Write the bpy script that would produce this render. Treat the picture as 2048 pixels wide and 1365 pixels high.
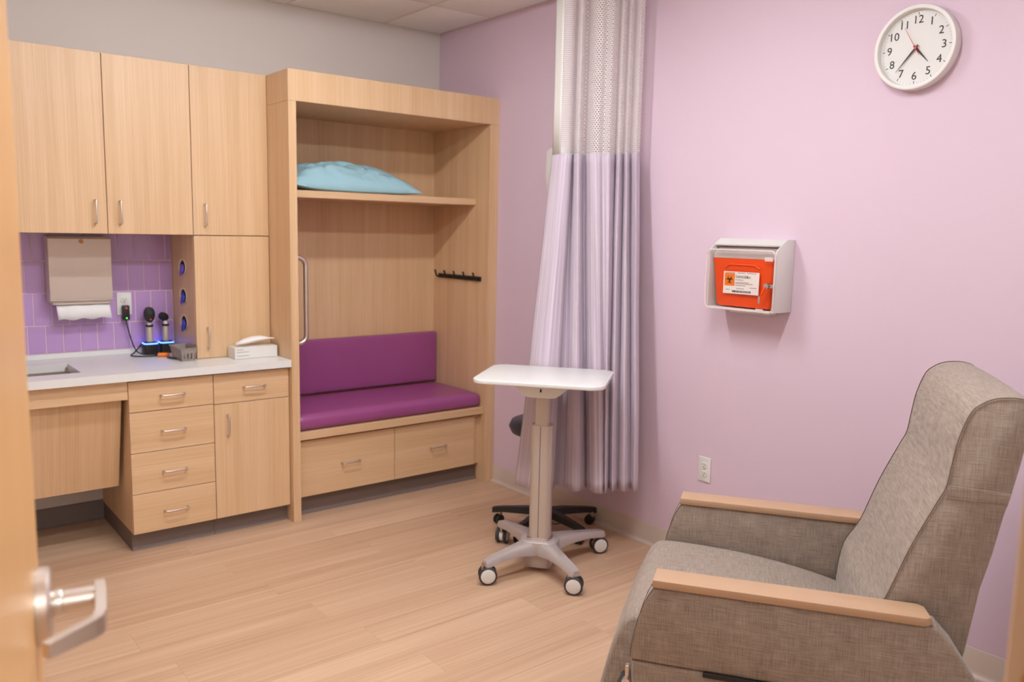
import bpy, bmesh, math, random
from mathutils import Vector, Matrix, noise as mnoise
random.seed(7)
PI = math.pi
for o in list(bpy.data.objects):
    bpy.data.objects.remove(o, do_unlink=True)
scene = bpy.context.scene
COL = scene.collection

# ------------------------------------------------------------------ camera
CAM = (-2.9719, -4.4994, 1.5063)
YAW, PIT, ROL, FPX = 0.6748, -0.1316, 0.0208, 1651.11
fwd = Vector((math.sin(YAW) * math.cos(PIT), math.cos(YAW) * math.cos(PIT), math.sin(PIT)))
rt = Vector((math.cos(YAW), -math.sin(YAW), 0))
up = rt.cross(fwd)
r2 = rt * math.cos(ROL) + up * math.sin(ROL)
u2 = -rt * math.sin(ROL) + up * math.cos(ROL)
cd = bpy.data.cameras.new('camera')
cam = bpy.data.objects.new('camera', cd)
COL.objects.link(cam)
m = Matrix((r2, u2, -fwd)).transposed().to_4x4()
m.translation = Vector(CAM)
cam.matrix_world = m
cd.sensor_fit = 'HORIZONTAL'
cd.sensor_width = 36
cd.lens = FPX / 2048 * 36
cd.clip_start = 0.02
cd.dof.use_dof = True
cd.dof.focus_distance = 2.5
cd.dof.aperture_fstop = 3.2
scene.camera = cam

# ------------------------------------------------------------------ world, exposure
w = bpy.data.worlds.new('world')
scene.world = w
w.use_nodes = True
w.node_tree.nodes['Background'].inputs[0].default_value = (1.0, 0.93, 0.87, 1)
w.node_tree.nodes['Background'].inputs[1].default_value = 0.15
scene.view_settings.view_transform = 'Standard'
scene.view_settings.look = 'None'
scene.view_settings.gamma = 1
scene.view_settings.use_curve_mapping = False
scene.view_settings.exposure = -0.52
LIGHT_COL = (0.925, 0.985, 1.015)
LIGHT_W = (20.0, 25.0)                   # downward share of each lamp
LENS_DROP = 0.045
LENS_GLOW = 62.0
CORRIDOR_FILL_W = 60.0  # added corridor fill that brightens the room through the doorway
CEIL_LIGHTS = [(-1.60, -1.88), (-1.60, -3.08)]

# ------------------------------------------------------------------ materials
def _nt(name):
    mt = bpy.data.materials.new(name)
    mt.use_nodes = True
    nt = mt.node_tree
    return mt, nt, nt.nodes['Principled BSDF']

def lin(c):
    f = lambda v: v / 12.92 if v <= 0.04045 else ((v + 0.055) / 1.055) ** 2.4
    return tuple(f(v / 255) for v in c) + (1,)

def mat(name, rgb, rough=0.5, metal=0.0, bump=0.0, bscale=200, var=0.0, vscale=3.0, coat=0.0, sheen=0.0, spec=None):
    mt, nt, b = _nt(name)
    c = lin(rgb)
    b.inputs['Base Color'].default_value = c
    b.inputs['Roughness'].default_value = rough
    b.inputs['Metallic'].default_value = metal
    if spec is not None:
        b.inputs['Specular IOR Level'].default_value = spec
    if coat:
        b.inputs['Coat Weight'].default_value = coat
        b.inputs['Coat Roughness'].default_value = 0.1
    if sheen:
        b.inputs['Sheen Weight'].default_value = sheen
    tc = nt.nodes.new('ShaderNodeTexCoord')
    if bump:
        n = nt.nodes.new('ShaderNodeTexNoise')
        n.inputs['Scale'].default_value = bscale
        n.inputs['Detail'].default_value = 3
        nt.links.new(tc.outputs['Object'], n.inputs['Vector'])
        bp = nt.nodes.new('ShaderNodeBump')
        bp.inputs['Strength'].default_value = bump
        bp.inputs['Distance'].default_value = 0.002
        nt.links.new(n.outputs['Fac'], bp.inputs['Height'])
        nt.links.new(bp.outputs['Normal'], b.inputs['Normal'])
    if var:
        n2 = nt.nodes.new('ShaderNodeTexNoise')
        n2.inputs['Scale'].default_value = vscale
        n2.inputs['Detail'].default_value = 4
        nt.links.new(tc.outputs['Object'], n2.inputs['Vector'])
        mx = nt.nodes.new('ShaderNodeMix')
        mx.data_type = 'RGBA'
        mx.inputs['A'].default_value = tuple(v * (1 - var) for v in c[:3]) + (1,)
        mx.inputs['B'].default_value = tuple(min(1, v * (1 + var)) for v in c[:3]) + (1,)
        nt.links.new(n2.outputs['Fac'], mx.inputs['Factor'])
        nt.links.new(mx.outputs['Result'], b.inputs['Base Color'])
    return mt

def wood(name, dark, light, axis='z', rough=0.42, fine=230, slow=2.2, rnd=0.0, contrast=1.25, broad=14):
    """Straight-grained wood laminate: streaks run along the given axis of the part."""
    mt, nt, b = _nt(name)
    b.inputs['Roughness'].default_value = rough
    tc = nt.nodes.new('ShaderNodeTexCoord')
    vec = tc.outputs['Object']
    if rnd:
        oi = nt.nodes.new('ShaderNodeObjectInfo')
        mul = nt.nodes.new('ShaderNodeMath'); mul.operation = 'MULTIPLY'
        mul.inputs[1].default_value = 37.0
        nt.links.new(oi.outputs['Random'], mul.inputs[0])
        add = nt.nodes.new('ShaderNodeVectorMath'); add.operation = 'ADD'
        nt.links.new(vec, add.inputs[0])
        nt.links.new(mul.outputs[0], add.inputs[1])
        vec = add.outputs[0]
    def streak(a, s):
        mp = nt.nodes.new('ShaderNodeMapping')
        sc = [a, a, a]
        for ch in axis: sc['xyz'.index(ch)] = s
        mp.inputs['Scale'].default_value = sc
        nt.links.new(vec, mp.inputs['Vector'])
        n = nt.nodes.new('ShaderNodeTexNoise')
        n.inputs['Scale'].default_value = 1
        n.inputs['Detail'].default_value = 4
        n.inputs['Roughness'].default_value = 0.6
        nt.links.new(mp.outputs['Vector'], n.inputs['Vector'])
        return n.outputs['Fac']
    f1, f2 = streak(fine, slow), streak(broad, 0.5)
    ad = nt.nodes.new('ShaderNodeMath'); ad.operation = 'ADD'
    nt.links.new(f1, ad.inputs[0]); nt.links.new(f2, ad.inputs[1])
    hf = nt.nodes.new('ShaderNodeMath'); hf.operation = 'MULTIPLY'; hf.inputs[1].default_value = 0.5
    nt.links.new(ad.outputs[0], hf.inputs[0])
    src = hf.outputs[0]
    if rnd:
        m2 = nt.nodes.new('ShaderNodeMath'); m2.operation = 'MULTIPLY_ADD'
        m2.inputs[1].default_value = rnd; m2.inputs[2].default_value = -rnd / 2
        nt.links.new(oi.outputs['Random'], m2.inputs[0])
        a2 = nt.nodes.new('ShaderNodeMath'); a2.operation = 'ADD'
        nt.links.new(src, a2.inputs[0]); nt.links.new(m2.outputs[0], a2.inputs[1])
        src = a2.outputs[0]
    rp = nt.nodes.new('ShaderNodeValToRGB')
    rp.color_ramp.elements[0].position = 0.5 - 0.22 / contrast
    rp.color_ramp.elements[1].position = 0.5 + 0.22 / contrast
    rp.color_ramp.elements[0].color = lin(dark)
    rp.color_ramp.elements[1].color = lin(light)
    nt.links.new(src, rp.inputs['Fac'])
    nt.links.new(rp.outputs['Color'], b.inputs['Base Color'])
    return mt

def woven(name, dark, light, fine=420, slow=14, rough=0.9, contrast=1.0):
    """Cross-hatched upholstery weave."""
    mt, nt, b = _nt(name)
    b.inputs['Roughness'].default_value = rough
    b.inputs['Sheen Weight'].default_value = 0.15
    b.inputs['Specular IOR Level'].default_value = 0.2
    tc = nt.nodes.new('ShaderNodeTexCoord')
    outs = []
    for sc in ((fine, slow, slow), (slow, fine, fine), (slow, fine * 0.9, slow)):
        mp = nt.nodes.new('ShaderNodeMapping')
        mp.inputs['Scale'].default_value = sc
        nt.links.new(tc.outputs['Object'], mp.inputs['Vector'])
        n = nt.nodes.new('ShaderNodeTexNoise')
        n.inputs['Scale'].default_value = 1
        n.inputs['Detail'].default_value = 3
        nt.links.new(mp.outputs['Vector'], n.inputs['Vector'])
        outs.append(n.outputs['Fac'])
    a = nt.nodes.new('ShaderNodeMath'); a.operation = 'ADD'
    nt.links.new(outs[0], a.inputs[0]); nt.links.new(outs[1], a.inputs[1])
    a2 = nt.nodes.new('ShaderNodeMath'); a2.operation = 'MULTIPLY_ADD'
    a2.inputs[1].default_value = 0.5; 
    nt.links.new(outs[2], a2.inputs[0]); nt.links.new(a.outputs[0], a2.inputs[2])
    dv = nt.nodes.new('ShaderNodeMath'); dv.operation = 'MULTIPLY'; dv.inputs[1].default_value = 0.4
    nt.links.new(a2.outputs[0], dv.inputs[0])
    rp = nt.nodes.new('ShaderNodeValToRGB')
    rp.color_ramp.elements[0].position = 0.5 - 0.16 / contrast
    rp.color_ramp.elements[1].position = 0.5 + 0.16 / contrast
    rp.color_ramp.elements[0].color = lin(dark)
    rp.color_ramp.elements[1].color = lin(light)
    nt.links.new(dv.outputs[0], rp.inputs['Fac'])
    nt.links.new(rp.outputs['Color'], b.inputs['Base Color'])
    bp = nt.nodes.new('ShaderNodeBump')
    bp.inputs['Strength'].default_value = 0.35
    bp.inputs['Distance'].default_value = 0.001
    nt.links.new(dv.outputs[0], bp.inputs['Height'])
    nt.links.new(bp.outputs['Normal'], b.inputs['Normal'])
    return mt

def emit(name, rgb, strength):
    mt, nt, b = _nt(name)
    b.inputs['Base Color'].default_value = lin(rgb)
    b.inputs['Emission Color'].default_value = lin(rgb)
    b.inputs['Emission Strength'].default_value = strength
    return mt

def clear(name, rgb, alpha, rough=0.08):
    mt, nt, b = _nt(name)
    out = nt.nodes['Material Output']
    b.inputs['Base Color'].default_value = lin(rgb)
    b.inputs['Roughness'].default_value = rough
    tr = nt.nodes.new('ShaderNodeBsdfTransparent')
    mx = nt.nodes.new('ShaderNodeMixShader')
    mx.inputs[0].default_value = alpha
    nt.links.new(tr.outputs[0], mx.inputs[1])
    nt.links.new(b.outputs[0], mx.inputs[2])
    nt.links.new(mx.outputs[0], out.inputs['Surface'])
    return mt

M = {}
M['wood_v'] = wood('maple_vertical', (203, 162, 119), (226, 191, 154), 'z')
M['wood_h'] = wood('maple_horizontal', (203, 162, 119), (226, 191, 154), 'x')
M['wood_y'] = wood('maple_depth', (203, 162, 119), (226, 191, 154), 'y')
M['wood_slant'] = wood('maple_knee_panel', (203, 162, 119), (226, 191, 154), 'yz')
M['door_wood'] = wood('door_maple', (214, 163, 106), (228, 180, 124), 'z', rough=0.36, broad=8)
M['arm_wood'] = mat('arm_cap', (186, 150, 121), 0.5, var=0.05, vscale=8)
M['frame'] = mat('door_frame_paint', (196, 168, 143), 0.45, bump=0.05)
M['purple'] = mat('wall_purple', (218, 193, 209), 0.75, bump=0.12, bscale=350)
M['grey_wall'] = mat('wall_grey', (220, 210, 204), 0.8, bump=0.12, bscale=350)
M['pale_wall'] = mat('wall_pale', (234, 227, 220), 0.8, bump=0.12, bscale=350)
M['ceiling'] = mat('ceiling_tile', (248, 244, 240), 0.95, bump=0.5, bscale=500)
M['tee'] = mat('ceiling_tee', (230, 220, 212), 0.6)
M['plank'] = wood('floor_plank', (184, 145, 116), (216, 182, 152), 'x', rough=0.42, fine=60, slow=0.9, rnd=0.12, contrast=1.15, broad=15)
M['subfloor'] = mat('subfloor', (120, 88, 62), 0.8)
M['base'] = mat('cove_base', (204, 186, 174), 0.55)
M['base_toe'] = mat('cove_base_toe', (205, 186, 178), 0.5)
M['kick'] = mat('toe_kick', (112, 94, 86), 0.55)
M['tile'] = mat('glazed_tile', (186, 148, 200), 0.16, var=0.08, vscale=6, coat=0.3)
M['grout'] = mat('grout', (224, 196, 208), 0.85)
M['white_top'] = mat('solid_surface', (228, 226, 224), 0.3, var=0.015, vscale=60)
M['white'] = mat('white_plastic', (226, 222, 218), 0.4)
M['paper'] = mat('paper', (240, 236, 236), 0.9, bump=0.2, bscale=80)
M['steel'] = mat('brushed_steel', (190, 176, 168), 0.32, metal=1.0, bump=0.05, bscale=400)
M['nickel'] = mat('satin_nickel', (214, 202, 194), 0.40, metal=1.0)
M['chrome'] = mat('chrome', (220, 216, 214), 0.1, metal=1.0)
M['disp'] = mat('dispenser_steel', (214, 198, 186), 0.45, metal=0.4, bump=0.05, bscale=500)
M['brass'] = mat('lock_brass', (165, 120, 80), 0.35, metal=1.0)
M['strike'] = mat('strike_plate', (196, 132, 62), 0.35, metal=0.8)
M['black'] = mat('black_plastic', (28, 24, 24), 0.45)
M['black_metal'] = mat('black_metal', (24, 20, 20), 0.4)
M['rubber'] = mat('dark_rubber', (58, 54, 54), 0.7)
M['silver'] = mat('silver_paint', (188, 177, 175), 0.38, metal=0.25)
M['silver_lt'] = mat('column_silver', (194, 180, 170), 0.36, metal=0.3)
M['vinyl'] = mat('plum_vinyl', (152, 76, 130), 0.30, bump=0.08, bscale=600, var=0.05, vscale=5)
M['navy'] = mat('navy_vinyl', (52, 58, 74), 0.4)
M['pillow'] = mat('blue_pillow', (160, 200, 212), 0.38, bump=0.6, bscale=16, var=0.05, vscale=9)
M['fabric'] = woven('recliner_weave', (118, 102, 92), (176, 159, 147), fine=560, slow=20)
M['piping'] = mat('recliner_piping', (106, 88, 76), 0.9)
M['orange'] = mat('sharps_orange', (245, 78, 10), 0.45)
M['clear'] = clear('clear_cover', (30, 26, 26), 0.07)
M['clear_rim'] = clear('clear_rim', (248, 232, 228), 0.5)
M['label_w'] = mat('label_white', (240, 226, 220), 0.6)
M['label_o'] = mat('label_orange', (240, 120, 20), 0.6)
M['ink'] = mat('ink', (50, 40, 42), 0.6)
M['ink_soft'] = mat('ink_grey', (150, 134, 132), 0.6)
M['red'] = mat('red_hand', (210, 52, 48), 0.5)
M['face'] = mat('clock_face', (220, 217, 215), 0.5)
M['blue_glow'] = emit('blue_light', (70, 110, 255), 9.0)
M['green_glow'] = emit('green_led', (90, 230, 70), 2.0)
M['blue_glove'] = mat('blue_nitrile', (62, 62, 190), 0.5, bump=0.4, bscale=90)
M['violet_glove'] = mat('violet_nitrile', (106, 76, 190), 0.5, bump=0.4, bscale=90)
M['hole'] = mat('painted_hole_shade', (30, 24, 24), 0.8)  # flat dark colour in place of the shade inside openings
M['tan_card'] = mat('tan_cardboard', (226, 206, 176), 0.8)
M['orange_plastic'] = mat('orange_plastic', (245, 130, 20), 0.35)
M['basket'] = mat('grey_basket', (148, 134, 128), 0.5)
M['diffuser'] = emit('lamp_diffuser', (244, 251, 255), LENS_GLOW)
M['diffuser_fill'] = emit('corridor_fill_diffuser', (244, 255, 253), 8.0)  # glow of the added corridor fill lamp

# curtain cloth: fine vertical stripes across the width (UV u runs along the cloth)
def curtain_mat():
    mt, nt, b = _nt('curtain_cloth')
    b.inputs['Roughness'].default_value = 0.85
    b.inputs['Sheen Weight'].default_value = 0.1
    tc = nt.nodes.new('ShaderNodeTexCoord')
    vals = []
    for sc in ((110, 0.5, 1), (420, 1.2, 1)):
        mp = nt.nodes.new('ShaderNodeMapping'); mp.inputs['Scale'].default_value = sc
        nt.links.new(tc.outputs['UV'], mp.inputs['Vector'])
        n = nt.nodes.new('ShaderNodeTexNoise'); n.inputs['Scale'].default_value = 1; n.inputs['Detail'].default_value = 2
        nt.links.new(mp.outputs['Vector'], n.inputs['Vector'])
        vals.append(n.outputs['Fac'])
    a = nt.nodes.new('ShaderNodeMath'); a.operation = 'ADD'
    nt.links.new(vals[0], a.inputs[0]); nt.links.new(vals[1], a.inputs[1])
    h = nt.nodes.new('ShaderNodeMath'); h.operation = 'MULTIPLY'; h.inputs[1].default_value = 0.5
    nt.links.new(a.outputs[0], h.inputs[0])
    rp = nt.nodes.new('ShaderNodeValToRGB')
    rp.color_ramp.elements[0].position = 0.34; rp.color_ramp.elements[1].position = 0.66
    rp.color_ramp.elements[0].color = lin((166, 148, 166)); rp.color_ramp.elements[1].color = lin((226, 211, 221))
    nt.links.new(h.outputs[0], rp.inputs['Fac'])
    nt.links.new(rp.outputs['Color'], b.inputs['Base Color'])
    return mt
M['curtain'] = curtain_mat()

def mesh_mat():
    """White knitted net: staggered oval holes cut out in cloth UV space (metres)."""
    mt, nt, b = _nt('curtain_net')
    out = nt.nodes['Material Output']
    b.inputs['Base Color'].default_value = lin((250, 246, 244))
    b.inputs['Roughness'].default_value = 0.9
    N = nt.nodes; L = nt.links
    uv = N.new('ShaderNodeTexCoord')
    sp = N.new('ShaderNodeSeparateXYZ'); L.new(uv.outputs['UV'], sp.inputs[0])
    def mth(op, a, bb=None, c=None):
        n = N.new('ShaderNodeMath'); n.operation = op
        for i, v in enumerate((a, bb, c)):
            if v is None: continue
            if isinstance(v, (int, float)): n.inputs[i].default_value = v
            else: L.new(v, n.inputs[i])
        return n.outputs[0]
    uu = mth('MULTIPLY', sp.outputs['X'], 1 / 0.013)
    vv = mth('MULTIPLY', sp.outputs['Y'], 1 / 0.0095)
    row = mth('FLOOR', vv)
    par = mth('MULTIPLY', mth('MODULO', row, 2), 0.5)
    fu = mth('SUBTRACT', mth('FRACT', mth('ADD', uu, par)), 0.5)
    fv = mth('SUBTRACT', mth('FRACT', vv), 0.5)
    d = mth('ADD', mth('MULTIPLY', fu, fu), mth('MULTIPLY', fv, fv))
    solid = mth('GREATER_THAN', d, 0.315 ** 2)
    tr = N.new('ShaderNodeBsdfTransparent')
    mx = N.new('ShaderNodeMixShader')
    tl = N.new('ShaderNodeBsdfTranslucent'); tl.inputs[0].default_value = lin((250, 244, 242))
    m2 = N.new('ShaderNodeMixShader'); m2.inputs[0].default_value = 0.35
    L.new(b.outputs[0], m2.inputs[1]); L.new(tl.outputs[0], m2.inputs[2])
    L.new(solid, mx.inputs[0]); L.new(tr.outputs[0], mx.inputs[1]); L.new(m2.outputs[0], mx.inputs[2])
    L.new(mx.outputs[0], out.inputs['Surface'])
    return mt
M['net'] = mesh_mat()

# ------------------------------------------------------------------ mesh helpers
MW = {}
def empty(name, loc, rz=0.0):
    o = bpy.data.objects.new(name, None)
    COL.objects.link(o)
    o.location = loc
    o.rotation_euler = (0, 0, rz)
    o.empty_display_size = 0.05
    MW[o] = Matrix.Translation(Vector(loc)) @ Matrix.Rotation(rz, 4, 'Z')
    return o

def tag(o, label=None, cat=None, group=None, kind=None):
    if label: o['label'] = label
    if cat: o['category'] = cat
    if group: o['group'] = group
    if kind: o['kind'] = kind
    return o

class B:
    """Collects shapes into one mesh."""
    def __init__(s):
        s.bm = bmesh.new()
        s.uv = None
    def _merge(s, t):
        me = bpy.data.meshes.new('t'); t.to_mesh(me); t.free()
        s.bm.from_mesh(me); bpy.data.meshes.remove(me)
    def box(s, x0, x1, y0, y1, z0, z1, bev=0.0, seg=2, rot=None, piv=None):
        t = bmesh.new()
        bmesh.ops.create_cube(t, size=1)
        for v in t.verts:
            v.co = Vector(((x0 + x1) / 2 + v.co.x * (x1 - x0), (y0 + y1) / 2 + v.co.y * (y1 - y0), (z0 + z1) / 2 + v.co.z * (z1 - z0)))
        if bev:
            bmesh.ops.bevel(t, geom=t.edges[:] , offset=min(bev, 0.49 * min(abs(x1 - x0), abs(y1 - y0), abs(z1 - z0))), segments=seg, profile=0.5, affect='EDGES')
        if rot is not None:
            p = Vector(piv) if piv else Vector(((x0 + x1) / 2, (y0 + y1) / 2, (z0 + z1) / 2))
            for v in t.verts: v.co = rot @ (v.co - p) + p
        s._merge(t); return s
    def cyl(s, a, b, r, r2=None, n=24, bev=0.0):
        a, b = Vector(a), Vector(b)
        t = bmesh.new()
        bmesh.ops.create_cone(t, cap_ends=True, segments=n, radius1=r, radius2=r if r2 is None else r2, depth=(b - a).length)
        if bev:
            es = [e for e in t.edges if all(len(f.verts) > 4 for f in e.link_faces[:1]) or any(len(f.verts) > 4 for f in e.link_faces)]
            bmesh.ops.bevel(t, geom=es, offset=bev, segments=3, profile=0.5, affect='EDGES')
        q = (b - a).to_track_quat('Z', 'Y').to_matrix()
        for v in t.verts: v.co = q @ v.co + (a + b) / 2
        s._merge(t); return s
    def tube(s, pts, r, n=10, closed=False, flat=None):
        pts = [Vector(p) for p in pts]
        k = len(pts); rings = []
        nrm = None
        for i, p in enumerate(pts):
            if closed: d = pts[(i + 1) % k] - pts[i - 1]
            else: d = pts[min(i + 1, k - 1)] - pts[max(i - 1, 0)]
            d.normalize()
            if nrm is None:
                nrm = d.orthogonal().normalized()
            else:
                nrm = (nrm - d * nrm.dot(d)).normalized()
            bn = d.cross(nrm)
            rr = r[i] if isinstance(r, (list, tuple)) else r
            rings.append([s.bm.verts.new(p + (nrm * math.cos(2 * PI * j / n) + bn * math.sin(2 * PI * j / n)) * rr) for j in range(n)])
        for i in range(k if closed else k - 1):
            A, C2 = rings[i], rings[(i + 1) % k]
            off = 0
            if closed and i == k - 1:
                off = min(range(n), key=lambda o: (A[0].co - C2[o].co).length)
            for j in range(n):
                s.bm.faces.new((A[j], A[(j + 1) % n], C2[(j + 1 + off) % n], C2[(j + off) % n]))
        if not closed:
            s.bm.faces.new(rings[0][::-1]); s.bm.faces.new(rings[-1])
        return s
    def prism(s, poly, fn, t0, t1, bev=0.0, seg=2):
        """poly: closed 2-D outline; fn(a, b, t) -> 3-D point; swept from t0 to t1."""
        t = bmesh.new()
        A = [t.verts.new(fn(a, b, t0)) for a, b in poly]
        C2 = [t.verts.new(fn(a, b, t1)) for a, b in poly]
        k = len(poly)
        f0 = t.faces.new(A[::-1]); f1 = t.faces.new(C2)
        for i in range(k): t.faces.new((A[i], A[(i + 1) % k], C2[(i + 1) % k], C2[i]))
        bmesh.ops.recalc_face_normals(t, faces=t.faces[:])
        if bev:
            es = [e for e in t.edges if f0 in e.link_faces or f1 in e.link_faces]
            bmesh.ops.bevel(t, geom=es, offset=bev, segments=seg, profile=0.5, affect='EDGES')
        s._merge(t); return s
    def lathe(s, prof, c=(0, 0, 0), n=32, axis=(0, 0, 1)):
        q = Vector(axis).to_track_quat('Z', 'Y').to_matrix()
        rings = []
        for r, z in prof:
            if r < 1e-6: rings.append([s.bm.verts.new(q @ Vector((0, 0, z)) + Vector(c))])
            else: rings.append([s.bm.verts.new(q @ Vector((r * math.cos(2 * PI * j / n), r * math.sin(2 * PI * j / n), z)) + Vector(c)) for j in range(n)])
        for A, C2 in zip(rings, rings[1:]):
            for j in range(n):
                a, b2 = A[j % len(A)], A[(j + 1) % len(A)]
                c2, d2 = C2[(j + 1) % len(C2)], C2[j % len(C2)]
                vs = []
                for v in (a, b2, c2, d2):
                    if v not in vs: vs.append(v)
                if len(vs) > 2: s.bm.faces.new(vs)
        return s
    def quads(s, vs, fs):
        V = [s.bm.verts.new(v) for v in vs]
        for f in fs: s.bm.faces.new([V[i] for i in f])
        return s
    def out(s, name, mt, parent=None, world=True, smooth=True, ang=35, recalc=True):
        if recalc: bmesh.ops.recalc_face_normals(s.bm, faces=s.bm.faces[:])
        me = bpy.data.meshes.new(name)
        if parent is not None and world and parent in MW:
            inv = MW[parent].inverted()
            for v in s.bm.verts: v.co = inv @ v.co
        s.bm.to_mesh(me); s.bm.free()
        if smooth:
            for p in me.polygons: p.use_smooth = True
            me.set_sharp_from_angle(angle=math.radians(ang))
        me.materials.append(M[mt] if isinstance(mt, str) else mt)
        o = bpy.data.objects.new(name, me)
        COL.objects.link(o)
        if parent is not None:
            o.parent = parent
            if parent in MW: MW[o] = MW[parent].copy()
        return o

def box(name, mt, parent, x0, x1, y0, y1, z0, z1, bev=0.0015, seg=1, world=True):
    return B().box(x0, x1, y0, y1, z0, z1, bev, seg).out(name, mt, parent, world)

def copy_tree(o, parent=None):
    c = o.copy(); COL.objects.link(c)
    if parent is not None: c.parent = parent
    for ch in list(o.children): copy_tree(ch, c)
    return c

def rounded(w, h, r, n=6, cx=0, cy=0):
    pts = []
    for sx, sy, a0 in ((1, 1, 0), (-1, 1, 90), (-1, -1, 180), (1, -1, 270)):
        for i in range(n + 1):
            a = math.radians(a0 + 90 * i / n)
            pts.append((cx + sx * (w / 2 - r) + r * math.cos(a), cy + sy * (h / 2 - r) + r * math.sin(a)))
    return pts

def catmull(P, n=6):
    P = [Vector(p) for p in P]
    out = []
    for i in range(len(P) - 1):
        p0, p1, p2, p3 = P[max(i - 1, 0)], P[i], P[i + 1], P[min(i + 2, len(P) - 1)]
        for j in range(n):
            t = j / n
            out.append(0.5 * ((2 * p1) + (p2 - p0) * t + (2 * p0 - 5 * p1 + 4 * p2 - p3) * t * t + (3 * p1 - p0 - 3 * p2 + p3) * t ** 3))
    out.append(P[-1])
    return out

# ------------------------------------------------------------------ room shell
HC = 2.7204
XL, YF = -3.20, -4.2075            # left wall, room face of the front wall
JX0, JX1 = -2.985, -2.091        # door opening
def struct(o): o['kind'] = 'structure'; return o

struct(box('wall_back', 'grey_wall', None, XL - 0.1, 0.1, 0.0, 0.1, -0.02, HC + 0.1, 0))
wb = bpy.data.objects['wall_back']
struct(box('wall_right', 'purple', None, 0.0, 0.1, YF - 0.12, -0.0005, -0.02, HC + 0.1, 0))
struct(box('wall_left', 'pale_wall', None, XL - 0.1, XL, YF - 0.12, -0.0005, -0.02, HC + 0.1, 0))
f = B()
f.box(XL, JX0 - 0.03, YF - 0.12, YF, -0.02, HC + 0.1).box(JX1 + 0.03, -0.0005, YF - 0.12, YF, -0.02, HC + 0.1)
f.box(JX0 - 0.03, JX1 + 0.03, YF - 0.12, YF, 2.16, HC + 0.1)
struct(f.out('wall_front', 'pale_wall'))
# corridor outside the doorway, where the photograph is taken from
struct(box('wall_corridor', 'pale_wall', None, -5.0, 1.2, -6.3, -6.2, -0.02, HC + 0.1, 0))

fl = struct(box('floor', 'subfloor', None, -5.0, 1.2, -6.2, 0.0, -0.06, -0.006, 0))
# planks, running along X
PW, PL = 0.1524, 1.22
row = 0
y = -0.01
plank_mesh = None
while y > YF - 0.12:
    x = XL - (row * 0.47 % 1.0) * PL + 0.003
    y1, y0 = y, y - PW
    while x < 0:
        xa, xb = max(x, XL), min(x + PL, -0.001)
        if xb - xa > 0.03:
            o = B().box(xa + 0.0002, xb - 0.0002, y0 + 0.0002, y1 - 0.0002, -0.006, 0.0, 0).out('plank', 'plank', fl, smooth=False)
        x += PL
    y -= PW; row += 1
struct(box('floor_corridor', 'plank', None, -5.0, 1.2, -6.2, YF - 0.12 - 0.02, -0.006, 0.0, 0))

ce = struct(box('ceiling', 'tee', None, -5.0, 1.2, -6.2, 0.0, HC + 0.022, HC + 0.1, 0))
A0, B0, T = 0.4012, 0.542, 0.6096
xs = [0.0] + [-A0 - i * T for i in range(5)]
xs = [v for v in xs if v > XL + 0.02] + [XL]
ys = [0.0] + [-B0 - i * T for i in range(8)]
ys = [v for v in ys if v > YF + 0.02] + [YF]
lamp_cells = []
for i in range(len(xs) - 1):
    for j in range(len(ys) - 1):
        xa, xb, ya, yb = xs[i + 1], xs[i], ys[j + 1], ys[j]
        if xb - xa < 0.04 or yb - ya < 0.04: continue
        g = 0.010
        B().box(xa + g, xb - g, ya + g, yb - g, HC - 0.001, HC + 0.018, 0.006, 2).out('ceiling_tile', 'ceiling', ce)
for v in xs[1:-1]:
    box('grid_tee', 'tee', ce, v - 0.012, v + 0.012, YF, -0.0005, HC + 0.003, HC + 0.02, 0)
for v in ys[1:-1]:
    box('grid_tee', 'tee', ce, XL, -0.0005, v - 0.012, v + 0.012, HC + 0.0035, HC + 0.0205, 0)
box('wall_angle', 'tee', ce, XL, -0.0005, -0.016, -0.0005, HC + 0.002, HC + 0.02, 0)
box('wall_angle', 'tee', ce, -0.016, -0.0005, YF, -0.016, HC + 0.002, HC + 0.02, 0)

def cove(name, p0, p1, inward, mt='base', toe=True, h=0.1016):
    """Cove base with a curved toe, from p0 to p1 (plan), standing off the wall along 'inward'."""
    p0, p1, nv = Vector((*p0, 0)), Vector((*p1, 0)), Vector((*inward, 0))
    prof = [(0.0005, 0.001), (0.013, 0.001), (0.013, 0.004), (0.007, 0.010), (0.004, 0.022), (0.0035, h - 0.003), (0.002, h), (0.0005, h)]
    b = B()
    b.prism(prof, lambda a, z, t: p0 + (p1 - p0) * t + nv * a + Vector((0, 0, z)), 0, 1)
    o = struct(b.out(name, mt))
    if toe:
        t = B()
        t.prism([(0.0132, 0.0005), (0.0195, 0.0005), (0.0185, 0.0035), (0.0132, 0.0095), (0.0085, 0.0115), (0.0075, 0.0105)], lambda a, z, q: p0 + (p1 - p0) * q + nv * a + Vector((0, 0, z)), 0, 1)
        t.out('toe_line', 'base_toe', o)
    return o
cove('baseboard_right', (0, -0.629), (0, YF), (-1, 0))
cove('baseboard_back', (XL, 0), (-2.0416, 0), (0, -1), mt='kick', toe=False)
cove('baseboard_left', (XL, -0.60), (XL, YF), (1, 0))
cove('baseboard_front', (JX1 + 0.06, YF), (-0.014, YF), (0, 1))

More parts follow.
